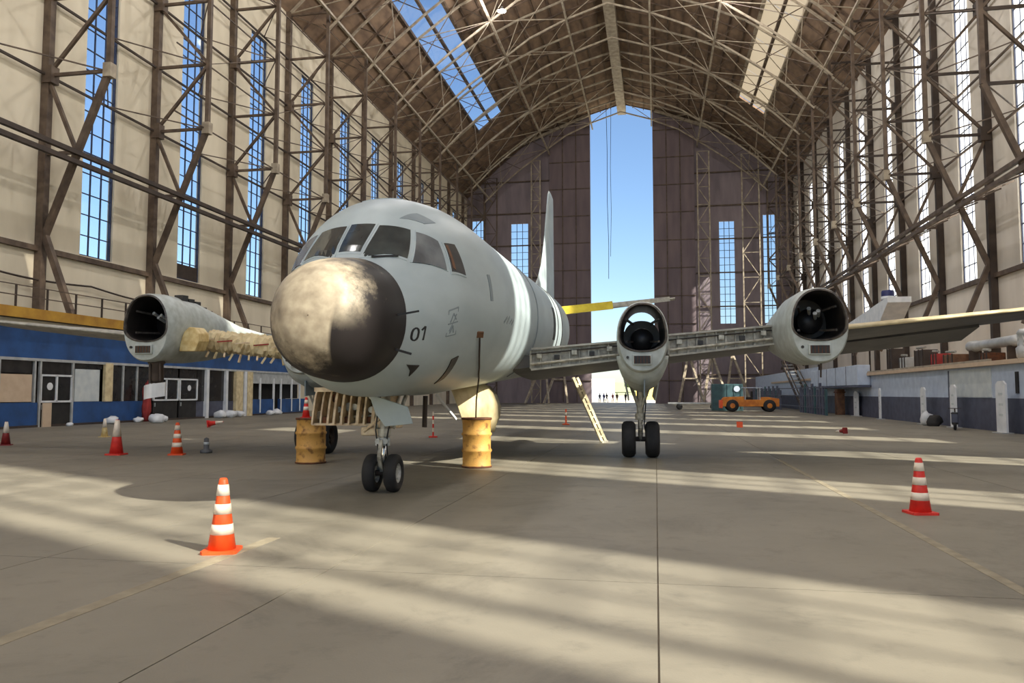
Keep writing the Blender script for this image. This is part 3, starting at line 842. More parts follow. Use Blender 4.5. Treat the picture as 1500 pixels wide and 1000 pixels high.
MB().path([(.1, -.05, 1.5), (.14, -.1, 1.2), (.08, -.08, .9), (.1, -.02, .5)], .014).path([(-.1, 0, 1.5), (-.12, -.08, 1.1), (-.06, -.05, .6)], .014).build('hose', 'black', gear)
MB().box((-.22, .22), (.12, .5), (1.12, 1.32)).box((-.5, -.16), (.2, .45), (.98, 1.14)).bar((-.45, .2, 1.05), (-.1, .1, 1.3), .06).build('retraction_link', 'bay', gear, bevel=.03)
for s in (-1, 1): wheel('nose_wheel', (s * .195, 0, .335), .335, .23, plane)

# ---- main gear
for s in (-1, 1):
    x = s * 4.68; y = 8.35
    g = MB().tube((x, y - .05, 2.3), (x, y, 1.05), .10, n=12).tube((x, y, 1.2), (x, y, 1.02), .14, n=12).build('main_gear_strut', 'strut', plane)
    MB().tube((x, y, 1.05), (x, y, .45), .065, n=12).build('oleo', 'chrome', g, True)
    MB().tube((x - .45, y, .5), (x + .45, y, .5), .07).build('axle', 'steel_dark', g)
    MB().bar((x, y - .05, 1.25), (x - .34, y - .2, 2.2), .07).bar((x, y - .05, 1.25), (x + .34, y - .2, 2.2), .07).build('side_brace', 'strut', g)
    MB().bar((x, y - .15, 1.0), (x, y - .34, .78), .07).bar((x, y - .34, .78), (x, y - .08, .52), .07).build('torque_link', 'strut', g)
    MB().path([(x + .12, y - .08, 2.1), (x + .15, y - .14, 1.5), (x + .1, y - .1, .9), (x + .16, y, .55)], .016).build('hose', 'black', g)
    for k in (-1, 1): wheel('main_wheel', (x + k * .32, y, .495), .495, .38, plane, 'steel_dark', .5)

# ---- wings
def wz(t): return 2.28 + .0966 * (abs(t) - 1.5)
def wing_le(t): return 7.0 + (abs(t) - 1.5) * .12
def wing_te(t): return 12.6 - (abs(t) - 1.5) * .095
def wthick(t): return .78 - (abs(t) - 1.5) * .034
INC = .085
def section(t, s, cut=0.0, n=14):
    """closed aerofoil ring at span t; cut: how much of the nose is missing (spar face left)"""
    le, te, z, th = wing_le(t), wing_te(t), wz(t), wthick(t)
    c = te - le; up = []; lo = []
    for i in range(n + 1):
        u = (1 - math.cos(math.pi * i / n)) / 2
        u = cut / c + u * (1 - cut / c)
        yt = th * (2.97 * math.sqrt(max(u, 0)) * .5 - .63 * u - 1.758 * u * u * .5 + 1.4215 * u ** 3 * .5 - .5075 * u ** 4 * .5) * 1.0
        yt = max(yt, .012); dz_ = -INC * (u * c)
        up.append(Vector((s * t, le + u * c, z + dz_ + yt * .62))); lo.append(Vector((s * t, le + u * c, z + dz_ - yt * .45)))
    return up + lo[::-1]
T_OUT = 8.9
for s in (-1, 1):
    mw = 'wing'
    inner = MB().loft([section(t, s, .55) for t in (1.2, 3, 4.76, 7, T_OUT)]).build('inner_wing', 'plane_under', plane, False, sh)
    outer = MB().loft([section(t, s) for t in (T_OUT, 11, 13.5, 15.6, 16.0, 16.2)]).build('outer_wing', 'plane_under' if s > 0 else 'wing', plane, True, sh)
    # bright leading edge strip
    if s > 0:
        rings = []
        for t in (T_OUT + .55, 11, 13.5, 15.9):
            sec_ = section(t, s); n = len(sec_)
            pick = [sec_[i] for i in (3, 2, 1, 0)] + [sec_[n - 2]]
            rings.append([Vector((q.x, q.y - .03, q.z + (.015 if k < 3 else -.0))) for k, q in enumerate(pick)] + [Vector((q.x, q.y + .06, q.z)) for q in pick[::-1]])
        MB().loft(rings).build('leading_edge', 'slat_cream', outer, True, sh)
    if s > 0:
        fl = []
        for t in (9.6, 12.0, 14.4):
            y_, z_ = wing_te(t) - .35, wz(t) - INC * (wing_te(t) - wing_le(t)) - .02
            fl.append([Vector((s * t, y_ - .35, z_ + .10)), Vector((s * t, y_ + .9, z_ - .42)), Vector((s * t, y_ + .88, z_ - .45)), Vector((s * t, y_ - .40, z_ - .08))])
        MB().loft(fl).build('flap', 'plane_under', plane, False, sh)
    # exposed front spar with flanges, stiffeners and brackets
    for ta, tb in ((1.75, 4.1), (5.45, 8.25)):
        cutx = .55
        def sp(t, dz, dy=-.03): return Vector((s * t, wing_le(t) + cutx + dy, wz(t) + dz))
        spar = MB().bar(sp(ta, .02), sp(tb, .02), .06, .50).build('front_spar', 'spar', plane, False, sh)
        MB().bar(sp(ta, .31, -.1), sp(tb, .27, -.1), .22, .05).build('spar_flange', 'wing', spar, False, sh)
        MB().bar(sp(ta, -.25, -.1), sp(tb, -.22, -.1), .2, .05).build('spar_flange', 'wing', spar, False, sh)
        n = int((tb - ta) / .24)
        for k in range(n + 1):
            t = ta + (tb - ta) * k / n
            MB().bar(sp(t, -.22, -.09), sp(t, .26, -.09), .03 + .03 * (k % 3 == 0), .09).build('stiffener', 'spar' if k % 2 else 'wing', spar, False, sh)
        for k in range(5):
            t = ta + (tb - ta) * (k + .5) / 5
            q = sp(t, .1 - .08 * (k % 2), -.14)
            MB().box((q.x - .07, q.x + .07), (q.y - .06, q.y + .04), (q.z - .06, q.z + .06)).build('bracket', 'soot' if k % 2 else 'strut', spar, False, sh)
        MB().tube(sp(ta, -.1, -.17), sp(tb, -.08, -.17), .035, n=8).build('pipe', 'strut', spar, False, sh)
        MB().tube(sp(ta, .17, -.16), sp(tb, .15, -.16), .02, n=6).build('pipe', 'soot', spar, False, sh)
# torn cream corrugated duct in the -x wing's leading edge
rnd = random.Random(5)
rings = []
N = 44
for i in range(N):
    t = 5.0 + i * (8.15 - 5.0) / (N - 1)
    cy_, cz_ = wing_le(t) + .30, wz(t) + .05
    ring = []
    for k in range(16):
        a = 2 * math.pi * k / 16
        r = .30 + .03 * (i % 2) + rnd.uniform(-.045, .045)
        ring.append(Vector((-t, cy_ + r * math.cos(a), cz_ + r * 1.0 * math.sin(a))))
    rings.append(ring)
dz = MB().loft(rings).build('torn_leading_edge_duct', 'cream', plane, False, sh)
for i in range(12):
    t = 5.1 + i * .27
    MB().bar((-t, wing_le(t) + .02, wz(t) - .26), (-t - rnd.uniform(-.1, .1), wing_le(t) - .05, wz(t) - .38 - rnd.uniform(0, .12)), .05).build('bracket', 'cream' if i % 2 else 'bay', dz, False, sh)
for i in range(5):
    t = 5.2 + i * .6
    MB().bar((-t, wing_le(t) - .03, wz(t) + .12), (-t - .45, wing_le(t) - .05, wz(t) + .09), .035).build('clip', 'redrag' if i % 2 else 'bay', dz, False, sh)

# ---- nacelles
def nacelle(s, t, w, top, bot, y0, zc, inboard):
    n = 44
    def ring(y, w_, t_, b_, zo=0.0, xoff=0.0):
        out = []
        for i in range(n):
            a = 2 * math.pi * i / n
            c, sn = math.cos(a), math.sin(a)
            out.append(Vector((s * t + xoff + w_ * math.copysign(abs(sn) ** .88, sn), y, zc + zo + (t_ if c > 0 else b_) * math.copysign(abs(c) ** .94, c))))
        return out
    L = [(0, w, top, bot), (.08, w * 1.05, top * 1.04, bot * 1.04), (.6, w * 1.08, top * 1.06, bot * 1.08), (1.8, w * 1.1, top * .98, bot * 1.1),
         (3.0, w * 1.05, top * .66, bot * 1.02), (4.4, w * .9, top * .28, bot * .85), (6.2, w * .6, top * .05, bot * .55), (7.6, .12, .02, .1)]
    thru = inboard and s > 0                       # its upper rear cowl is missing: one sees right through
    if thru:
        rear = [(1.8, w * 1.08, top * .30, bot * 1.1)] + [(q[0], q[1], min(q[2], top * .30), q[3]) for q in L[4:]]
        shell = MB().loft([ring(y0 + q[0], *q[1:]) for q in L[:4]], caps=False).loft([ring(y0 + q[0], *q[1:]) for q in rear], caps=False).build('nacelle', 'nacelle', plane, True, sh)
    else:
        shell = MB().loft([ring(y0 + q[0], *q[1:]) for q in L], caps=False).build('nacelle', 'nacelle', plane, True, sh)
    hw, ht, hb, ho = w * .91, top * .95, bot * .40, 0.0
    hole = [(0, 1.0), (.05, .98), (.5, .96), (1.5, .86)]
    face = MB().loft([ring(y0, w, top, bot), ring(y0 - .03, w * .97, top * .975, bot * .975), ring(y0 - .03, hw * 1.06, ht * 1.03, hb * 1.06), ring(y0, hw, ht, hb)], caps=False).build('nacelle_face', ['nacelle'], shell, False, sh)
    MB().loft([ring(y0 - .045, hw * 1.10, ht * 1.06, hb * 1.12), ring(y0 - .06, hw * 1.03, ht * 1.01, hb * 1.04), ring(y0 - .02, hw, ht, hb), ring(y0 + .1, hw * .98, ht * .98, hb * .98)], caps=False).build('lip', 'lip', shell, False, sh)
    tun = MB().loft([ring(y0 + d, hw * k, ht * k, hb * k) for d, k in hole], caps=False).build('engine_bay', 'soot', shell, True, sh)
    fk = .58 if thru else .87
    MB().loft([ring(y0 + 1.5, hw * .87, ht * fk, hb * .87), ring(y0 + 1.55, hw * .87, ht * fk, hb * .87)]).build('firewall', 'soot', tun, False, sh)
    # loose fittings inside the bay
    cx = s * t
    MB().lathe([(hw * .52, 0), (hw * .55, .08), (hw * .42, .1), (hw * .4, .5)], 20, 'y', (cx, y0 + .95, zc + (-.05 if thru else .12))).build('engine_mount_ring', 'soot', tun, True, sh)
    for a in (35, 145, 215, 325):
        MB().bar((cx + hw * .5 * math.cos(R(a)), y0 + 1.0, zc + .12 + ht * .5 * math.sin(R(a))), (cx + hw * .9 * math.cos(R(a)), y0 + .2, zc + .05 + (ht if a < 180 else hb) * .85 * math.sin(R(a))), .05).build('mount_strut', 'lip', tun, False, sh)
    for k, (dx, dz_) in enumerate(() if thru else ((-.12, .42), (.10, .36), (.02, .30))):
        MB().tube((cx + dx, y0 + .5, zc + dz_), (cx + dx + .06, y0 + .75, zc + dz_ - .12), .05, .04, 8).build('pipe_stub', 'hub', tun, False, sh)
    # oil cooler intake in the chin
    zi = zc - bot * .66
    it = MB().box((cx - w * .42, cx + w * .36), (y0 - .10, y0 - .02), (zi - .13, zi + .13)).build('oil_cooler_frame', 'nacelle', shell, False, sh, bevel=.02)
    MB().box((cx - w * .36, cx + w * .30), (y0 - .115, y0 - .03), (zi - .095, zi + .095)).build('oil_cooler_intake', 'soot', it, False, sh)
    for k in range(6):
        xx = cx - w * .34 + k * w * .126
        MB().bar((xx, y0 - .12, zi - .09), (xx, y0 - .12, zi + .09), .012).build('intake_vane', 'rust', it, False, sh)
    MB().lathe([(.035, 0), (.035, .05)], 10, 'y', (cx - w * .62, y0 - .07, zi + .06)).build('port', 'soot', shell, False, sh)
    if inboard:
        def gr(y, w_, z0, z1):
            return [Vector((cx + w_ * math.cos(math.pi * i / 15), y, z0 + (z1 - z0) * math.sin(math.pi * i / 15))) for i in range(16)]
        zt = zc - bot * .55
        gb = MB().loft([gr(y0 + .12, w * .92, zt, zt - .42), gr(y0 + .45, w * 1.08, zt, zt - .72), gr(y0 + 1.1, w * 1.06, zt, zt - .92), gr(y0 + 1.9, w * .9, zt, zt - .98), gr(y0 + 2.2, w * .8, zt, zt - .9)]).build('gear_bay_fairing', 'nacelle', shell, True, sh)
        MB().box((cx + .02, cx + .05), (y0 + .25, y0 + 1.95), (zt - 1.02, zt - .6)).build('door_seam', 'greymark', gb, False, sh)
        for k in (-1, 1):
            MB().prism([(cx + k * w * .78, zt - .55), (cx + k * w * .84, zt - .55), (cx + k * w * .62, zt - 1.22), (cx + k * w * .56, zt - 1.2)], y0 + 2.0, y0 + 4.2).build('gear_door', 'nacelle', shell, False, sh)
    return shell
nacelle(1, 4.72, .60, .84, .86, 5.95, 2.88, True)
nacelle(-1, 4.45, .60, .84, .86, 6.6, 2.86, True)
nr = nacelle(1, 8.9, .655, .86, .90, 5.95, 3.13, False)
nl = nacelle(-1, 8.6, .655, .90, .90, 5.95, 3.27, False)
MB().bar((8.95, 6.1, 2.25), (8.95, 6.15, 1.86), .035).build('drain_mast', 'steel_dark', nr, False, sh)
# hanging cowl on the -x outer nacelle, cream root fairing, torn top edge
MB().lathe([(.16, 0), (.2, .1), (.18, .5), (.24, .55), (.2, .62)], 16, 'z', (-8.55, 6.4, 1.75)).build('exposed_pipe', 'steel_dark', nl, True, sh)
MB().loft([[Vector((-8.75 + .62 * i / 8, 6.15 - .25 * math.sin(math.pi * i / 8), z + .10 * i / 8)) for i in range(9)] + [Vector((-8.75 + .62 * i / 8, 6.2 - .25 * math.sin(math.pi * i / 8), z + .10 * i / 8)) for i in range(8, -1, -1)] for z in (1.30, 1.68)]).build('hanging_cowl', 'white', nl, False, sh)
MB().bar((-8.6, 6.2, 1.75), (-8.62, 6.2, 2.3), .05).bar((-8.3, 6.2, 1.8), (-8.32, 6.2, 2.3), .04).build('cowl_hanger', 'steel_dark', nl, False, sh)
fp = [(-8.0, 2.62), (-7.52, 2.62), (-7.40, 2.9), (-7.42, 3.12), (-7.55, 3.28), (-7.72, 3.30), (-7.86, 3.16), (-7.96, 2.92)]
MB().prism(fp, 6.55, 7.1).build('root_fairing', 'bandy', nl, False, sh, bevel=.03)
rr_ = random.Random(11)
for i in range(9):
    y = 7.0 + i * .34
    zt = 3.27 + .9 - .32 * max(0, y - 7.0) * .86
    MB().box((-8.45, -8.2), (y, y + .3), (zt - .1, zt + rr_.uniform(.02, .12))).build('torn_skin', 'rust' if i > 3 else 'soot', nl, False, sh)

# ---- tail
def fin_ring(z, le, te, th):
    n = 8; up = []; lo = []
    for i in range(n + 1):
        u = i / n; w_ = th * (math.sqrt(u) * 1.5 - 1.5 * u + .0) * 1.3 + .015
        up.append(Vector((w_, le + (te - le) * u, z))); lo.append(Vector((-w_, le + (te - le) * u, z)))
    return up + lo[::-1]
MB().loft([fin_ring(*a) for a in ((4.9, 20.5, 33.0, .22), (5.6, 22.6, 33.2, .24), (6.3, 24.6, 33.2, .24), (7.2, 26.2, 33.2, .22), (8.6, 27.6, 33.1, .19), (10.0, 28.6, 33.0, .15), (11.6, 29.7, 32.9, .11), (11.9, 30.3, 32.8, .06))]).build('fin', 'plane', plane, True, sh)
for s in (-1, 1):
    def tp(t, k): 
        le = 26.6 + .32 * t; te = 30.6 - .10 * t; z = 4.72 + .115 * t; th = .26 - .022 * t
        n = 8; up = []; lo = []
        for i in range(n + 1):
            u = i / n; w_ = th * (math.sqrt(u) * 1.5 - 1.5 * u) * 1.3 + .02
            up.append(Vector((s * t, le + (te - le) * u, z + w_))); lo.append(Vector((s * t, le + (te - le) * u, z - w_)))
        return up + lo[::-1]
    MB().loft([tp(t, 0) for t in (.3, 3, 6.6, 6.9)]).build('tailplane', 'wing', plane, True, sh)
    def ly(t): return Vector((s * t, 26.6 + .32 * t - .02, 4.72 + .115 * t))
    MB().bar(ly(.6), ly(3.6), .12, .42).build('tailplane_boot', 'ydoor', plane, False, sh)
    MB().bar(ly(3.6), ly(6.6), .10, .24).build('tailplane_boot', 'wing', plane, False, sh)

# ================================================================== things on the floor
def cone(loc, h, mat='orange', bands=3, label='', rotz=0.0, tilt=None, bandmat='band', basemat=None, capmat=None, group='traffic cones'):
    t = tag(empty('traffic_cone', loc, rotz), label, 'traffic cone', group)
    k = h / .81
    bz = .035 * k
    hb = .19 * k
    MB().prism([(-hb, -hb + .03 * k), (-hb + .03 * k, -hb), (hb - .03 * k, -hb), (hb, -hb + .03 * k), (hb, hb - .03 * k), (hb - .03 * k, hb), (-hb + .03 * k, hb), (-hb, hb - .03 * k)], 0, bz, 'z').build('base', basemat or mat, t)
    r = lambda z: (.150 - (.150 - .045) * z / .81) * k
    prof = [(r(0), bz), (r(.40), .40 * k), (r(.78), .78 * k), (r(.81) * .8, .81 * k), (r(.81) * .55, .805 * k), (r(.6) * .6, .6 * k)]
    MB().lathe(prof, 24).build('body', mat, t, True)
    zs = {3: ((.20, .31), (.42, .53), (.62, .74)), 2: ((.30, .44), (.56, .70)), 1: ((.42, .80),)}[bands]
    for a, b in zs:
        MB().lathe([(r(a) + .001, a * k), (r(a) + .004 * k, a * k), (r(b) + .004 * k, b * k), (r(b) + .001, b * k)], 24).build('reflective_band', bandmat, t, True)
    if tilt:
        t.rotation_euler = (tilt[0], tilt[1], rotz)
    return t
cone((-4.75, 8.11, 0), .81, label='large orange and white striped traffic cone on the lit floor nearest the viewer', rotz=.3)
cone((3.78, 12.48, 0), .81, 'red', label='red and white striped traffic cone standing alone on the sunlit floor towards the annex', rotz=.2)
cone((-15.17, 20.18, 0), 1.0, 'red', 1, 'tall red traffic cone with a single white collar near the hanging engine cowl', rotz=.1)
cone((-13.47, 20.49, 0), .92, 'orange', 3, 'faded orange striped traffic cone beside the small dark post', rotz=.4)
cone((-21.79, 28.24, 0), .74, 'bandy', 1, 'short pale yellow traffic cone with white top in front of the blue office wall', rotz=.2, capmat='band')
cone((-21.64, 23.2, 0), .80, 'darkred', 1, 'dull red traffic cone with white collar at the edge of the floor by the office', rotz=.5)
cone((-22.6, 37.0, .19), .78, 'red', 1, 'red and white traffic cone lying on its side near the office pillars', rotz=R(100), tilt=(R(82), 0))
cone((-8.70, 18.66, 1.135), .52, 'red', 2, 'small red and white cone standing on the rusty drum behind the nose gear', rotz=.2)
cone((4.05, 40.2, .22), .62, 'orange', 1, 'bright orange cone lying with its square base to the viewer', rotz=R(5), tilt=(R(-97), 0))
cone((7.83, 35.2, .19), .55, 'darkred', 1, 'dark red cone lying on the banded floor past the orange one', rotz=R(30), tilt=(R(-97), 0))
t = tag(empty('delineator_post', (-4.95, 43.9, 0)), 'thin orange delineator post on the striped floor beyond the leaning cream ladder', 'post')
MB().lathe([(.22, 0), (.22, .05), (.05, .08), (.045, .85), (.02, .88)], 14).build('post', 'orange', t, True)
MB().lathe([(.047, .5), (.055, .5), (.055, .7), (.047, .7)], 14).build('reflective_band', 'band', t, True)
t = tag(empty('bollard', (-13.05, 21.3, 0)), 'small dark grey post standing behind the faded orange cone', 'post')
MB().lathe([(.17, 0), (.17, .08), (.08, .12), (.07, .42), (.001, .46)], 14).build('post', 'greycone', t, True)
MB().lathe([(.071, .24), (.08, .24), (.08, .32), (.071, .32)], 14).build('reflective_band', 'whiteboard', t, True)

def drum(loc, r, h, label, lid=True):
    t = tag(empty('oil_drum', loc, random.uniform(0, 3)), label, 'drum', 'rusty oil drums')
    prof = [(r - .01, 0), (r, .02), (r, .05), (r - .015, .06)]
    for z in (h * .34, h * .67):
        prof += [(r - .015, z - .05), (r + .012, z - .015), (r + .012, z + .015), (r - .015, z + .05)]
    prof += [(r - .015, h - .06), (r, h - .05), (r, h), (r - .03, h), (r - .035, h - .03)]
    MB().lathe(prof + [(.001, h - .03)], 40).build('body', 'drum', t, True)
    MB().lathe([(r + .001, h - .045), (r + .012, h - .04), (r + .012, h + .004), (r - .02, h + .004)], 40).build('rim', 'rust', t, True)
    MB().lathe([(r + .001, 0), (r + .010, .005), (r + .010, .04), (r + .001, .045)], 40).build('rim', 'rust', t, True)
    MB().lathe([(.04, h - .032), (.04, h - .005), (.001, h - .005)], 12, c=(r * .55, 0, 0)).build('bung', 'steel_dark', t)
    for a, z in ((200, .8), (280, .45), (310, .7), (250, .2), (40, .6)):
        MB().blob((0, 0, 0), (.001, .001, .001), 1, 1)
    return t
drum((-8.57, 18.7, 0), .375, 1.135, 'rusty yellow oil drum behind the nose gear carrying a small red cone')
drum((-4.21, 18.37, 0), .35, 1.17, 'rusty yellow oil drum below the open cream door with a thin cord dropping onto it')
# cord taped to the fuselage side and dropping to the drum
def hull(y, ph, off):
    p = sh(fus(y, R(ph), off)); c, s = math.cos(PA), math.sin(PA)
    return Vector((PX + c * p[0] - s * p[1], PY + s * p[0] + c * p[1], p[2]))
cp = [hull(y, ph, .035) for y, ph in ((.38, 108.6), (.67, 116.5), (1.09, 124.1), (1.71, 132.0), (2.3, 138.0), (2.98, 143.2))] + [Vector((-4.0, 17.4, 1.60)), Vector((-4.17, 18.1, 1.185))]
ct = tag(empty('grounding_cord', cp[-1]), 'thin dark cord taped to the fuselage side and dropping to the drum', 'cord')
MB().path([p - cp[-1] for p in cp], .017, 6).build('cord', 'steel_dark', ct)
q0, q1 = hull(.33, 107.0, .03) - cp[-1], hull(.40, 110.6, .03) - cp[-1]
MB().bar(q0, q1, .16, .03).build('tape_tag', 'brownwood', ct)

# leaning ladder
t = tag(empty('wing_ladder', (-1.83, 28.32, 0)), 'narrow cream ladder leaning up towards the wing behind the fuselage', 'ladder')
top = Vector((-.94, -.86, 2.30)); w_ = Vector((.06, .11, 0))
for s in (-1, 1): MB().bar(w_ * s, top + w_ * s, .07, .10).build('rail', 'ladder', t)
for k in range(1, 10):
    c = top * (k / 10); MB().bar(c - w_, c + w_, .045).build('rung', 'ladder', t)
MB().bar(w_ * 1.6 + Vector((0, 0, .03)), -w_ * 1.6 + Vector((0, 0, .03)), .09).build('foot_bar', 'strut', t)

t = tag(empty('marker_stand', (-8.75, 30.4, 0)), 'slim red and white striped marker stand seen beneath the fuselage', 'marker')
for k in range(6): MB().tube((0, 0, .06 + k * .16), (0, 0, .06 + (k + 1) * .16), .035, n=8).build('stripe', 'red' if k % 2 == 0 else 'band', t)
MB().lathe([(.18, 0), (.18, .05), (.04, .07)], 12).build('base', 'red', t)

# ================================================================== blue office block along the left wall
FX = -31.5
off = tag(empty('office_block', (FX, 50, 0)), 'long blue office front with dark glazing under a yellow walkway', 'building')
B_ = (FX, 50, 0)
def ofb(name, y, z, mat, x=(FX - .2, FX), parent=off, bevel=0): return box(name, x, y, z, mat, parent, bevel, B_)
ofb('back_wall', (14, 68), (0, 5.3), 'darkint', (XL + .05, XL + .2))
ofb('upper_fascia', (14, 68), (3.5, 5.25), 'blue', (FX - .25, FX + .02))
ofb('roof_slab', (14, 68), (5.25, 5.5), 'wall', (XL, FX + .1))
ofb('head_rail', (14, 68), (3.42, 3.56), 'alum', (FX - .05, FX + .06))
for a, b in ((14, 35.7), (38.25, 44.95), (57.5, 61.4), (62.4, 68)): ofb('lower_wall', (a, b), (0, 1.28), 'blue')
ofb('skirting', (14, 68), (0, .12), 'steel_dark', (FX - .16, FX + .02))
# bay 1: beige board, dark light over
ofb('beige_board', (30.0, 35.3), (1.32, 2.72), 'beige', (FX - .08, FX - .02)); ofb('dark_glazing', (30.0, 35.3), (2.78, 3.44), 'darkglass', (FX - .10, FX - .06))
ofb('dark_glazing', (14, 29.8), (1.3, 3.44), 'darkglass', (FX - .10, FX - .06))
for y in (29.9, 33.2, 35.45, 35.82, 38.15): ofb('mullion', (y - .06, y + .06), (1.28 if y < 35.7 else 0, 3.44), 'alum', (FX - .10, FX + .03))
def door(y0, y1, sign, leaves=2, panel='darkint'):
    d = ofb('door', (y0, y1), (0.02, 1.25), panel, (FX - .12, FX - .06))
    for k in range(leaves):
        a, b = y0 + (y1 - y0) * k / leaves, y0 + (y1 - y0) * (k + 1) / leaves
        ofb('pane', (a + .06, b - .06), (1.40, 2.62), 'darkglass', (FX - .09, FX - .05), d)
    for y in (y0, y1) + ((((y0 + y1) / 2),) if leaves == 2 else ()): ofb('frame', (y - .05, y + .05), (1.3, 2.72), 'white', (FX - .10, FX + .02), d)
    for z in (1.32, 2.70): ofb('frame', (y0, y1), (z - .05, z + .05), 'white', (FX - .10, FX + .02), d)
    ofb('transom_pane', (y0, y1), (2.78, 3.42), 'darkglass', (FX - .10, FX - .06), d)
    if sign:
        MB().lathe([(.001, 0), (.20, .0), (.20, .02), (.001, .02)], 18, 'x', (FX - .045 - B_[0], sign - B_[1], 2.12)).build('round_notice', 'white', d)
    ofb('handle', (y0 + .12, y0 + .18), (.9, 1.15), 'alum', (FX - .06, FX + .0), d)
door(35.9, 38.1, 36.55)
box('leaning_board', (FX + .05, FX + .12), (35.95, 36.55), (0, 1.25), 'beige')
bd = bpy.data.objects['leaning_board']; tag(bd, 'pale board leaning in the dark office doorway', 'board')
ofb('white_board', (38.3, 40.25), (1.30, 3.10), 'whiteboard', (FX - .06, FX + .01)); ofb('dark_glazing', (38.2, 40.5), (3.14, 3.44), 'darkglass', (FX - .10, FX - .06))
ofb('cream_post', (40.65, 41.3), (1.28, 3.5), 'cream', (FX - .1, FX + .08))
ofb('dark_glazing', (41.3, 45.1), (1.30, 3.44), 'darkglass', (FX - .10, FX - .06))
for y in (42.3, 43.6, 44.9): ofb('mullion', (y - .05, y + .05), (1.28, 3.44), 'alum', (FX - .10, FX + .03))
door(45.3, 47.9, 46.1); door(48.1, 50.1, 49.2, 1)
ofb('dark_glazing', (50.2, 55.0), (1.2, 3.44), 'darkglass', (FX - .12, FX - .08)); ofb('dark_lower_wall', (50.2, 57.4), (0, 1.2), 'slate', (FX - .3, FX - .12))
for y, w_, m_ in ((51.25, .16, 'white'), (53.8, .14, 'white'), (55.6, .5, 'cream'), (56.5, .2, 'white'), (57.2, .4, 'cream')):
    ofb('pillar', (y - w_, y + w_), (0, 3.44), m_, (FX - .15, FX + .12))
ofb('dark_glazing', (57.6, 68), (1.3, 3.44), 'darkint', (FX - 1.2, FX - 1.1))
for y in (59.0, 61.3, 62.6, 64.6, 66.2): ofb('mullion', (y - .08, y + .08), (.2, 3.0), 'white', (FX - .08, FX + .04))
ofb('head_panel', (57.6, 68), (2.55, 3.44), 'alum', (FX - .12, FX - .02))
# yellow walkway on the office roof
wk = tag(empty('walkway', (FX, 50, 5.5)), 'yellow edged walkway with dark tube railing on top of the blue office', 'walkway')
BW = (FX, 50, 5.5)
box('deck', (XL + .6, FX + .35), (14, 70), (5.5, 5.62), 'steel_dark', wk, base=BW)
box('edge_beam', (FX + .3, FX + .5), (14, 70), (5.52, 6.05), 'yellow', wk, base=BW)
for k in range(27): box('rail_post', (FX + .36, FX + .44), (15.1 + 2.05 * k, 15.18 + 2.05 * k), (6.05, 7.15), 'steel_dark', wk, base=BW)
for z in (6.6, 7.12): box('handrail', (FX + .37, FX + .43), (14, 70), (z, z + .05), 'steel', wk, base=BW)
# white rags and rubbish at the foot of the blue wall
for k, (y, x, r) in enumerate(((37.2, FX + .7, .16), (40.6, FX + .6, .34), (42.4, FX + 2.2, .40), (43.0, FX + .6, .26), (44.0, FX + 1.5, .30), (44.9, FX + .7, .36), (51.8, FX + .8, .4), (52.8, FX + 1.0, .45), (54.2, FX + .9, .35), (59.4, FX + .7, .32), (60.6, FX + .7, .35))):
    o = MB().blob((0, 0, r * .55), (r, r * 1.2, r * .75), k, 2).build('crumpled_sheet', 'white', None, True, loc=(x, y, 0))
    tag(o, ['small white crumpled bundle by the office doorway', 'white crumpled bundle below the pale white board', 'white crumpled heap lying out from the blue wall behind the yellow cone', 'white crumpled bundle, first along the blue wall past the white board', 'white crumpled bundle, second along the blue wall past the white board', 'largest white crumpled bundle at the corner of the blue wall', 'white crumpled bundle at the foot of the first white pillar', 'pale bundle between the two thin white pillars', 'pale bundle in front of the second white pillar', 'small pale bundle at the near end of the far blue wall', 'small pale bundle at the middle of the far blue wall'][k], 'bundle', 'crumpled bundles along the office')
o = MB().blob((0, 0, 1.0), (.26, .22, 1.3), 31, 3).build('hanging_red_cloth', 'redrag', None, True, loc=(FX + .5, 43.85, .0))
tag(o, 'dull red cloth bundle standing against the office glazing', 'cloth')

# ================================================================== white annex along the right wall
AX = 15.5
an = tag(empty('annex', (AX, 65, 0)), 'low white annex with slate blue lower wall and a loaded flat roof', 'building')
BA = (AX, 65, 0)
def anb(name, y, z, mat, x=(AX, AX + .2), parent=an, bevel=0): return box(name, x, y, z, mat, parent, bevel, BA)
anb('lower_wall', (22, 128), (0, 1.53), 'slate'); anb('upper_wall', (22, 110), (1.53, 3.05), 'paleblue', (AX + .02, AX + .2))
anb('roof_slab', (22, 110), (3.05, 3.25), 'beige', (AX - .25, XR - .1))
anb('upper_screen', (80, 128), (1.53, 4.3), 'paleblue', (AX - .08, AX - .01))
anb('roof_kerb', (40, 62), (3.25, 3.36), 'steel_pale', (AX - .2, AX - .08))
anb('flush_panel', (40.3, 45.6), (1.56, 2.95), 'whiteboard', (AX - .03, AX + .05))
anb('panel_joint', (45.6, 45.75), (.1, 2.95), 'slate', (AX - .05, AX + .05))
bx_ = anb('projecting_cabinet', (61.4, 79), (2.35, 3.85), 'paleblue', (AX - .9, AX), bevel=.04)
for k in range(1, 5): anb('cabinet_seam', (61.4 + k * 3.5, 61.46 + k * 3.5), (2.36, 3.84), 'slate', (AX - .92, AX - .88), bx_)
anb('cabinet_shelf', (61.2, 79), (2.2, 2.34), 'slate', (AX - 1.0, AX), bx_)
for y in (33, 37.5): 
    w = anb('louvre', (y, y + .28), (1.75, 2.7), 'darkint', (AX - .03, AX + .05))
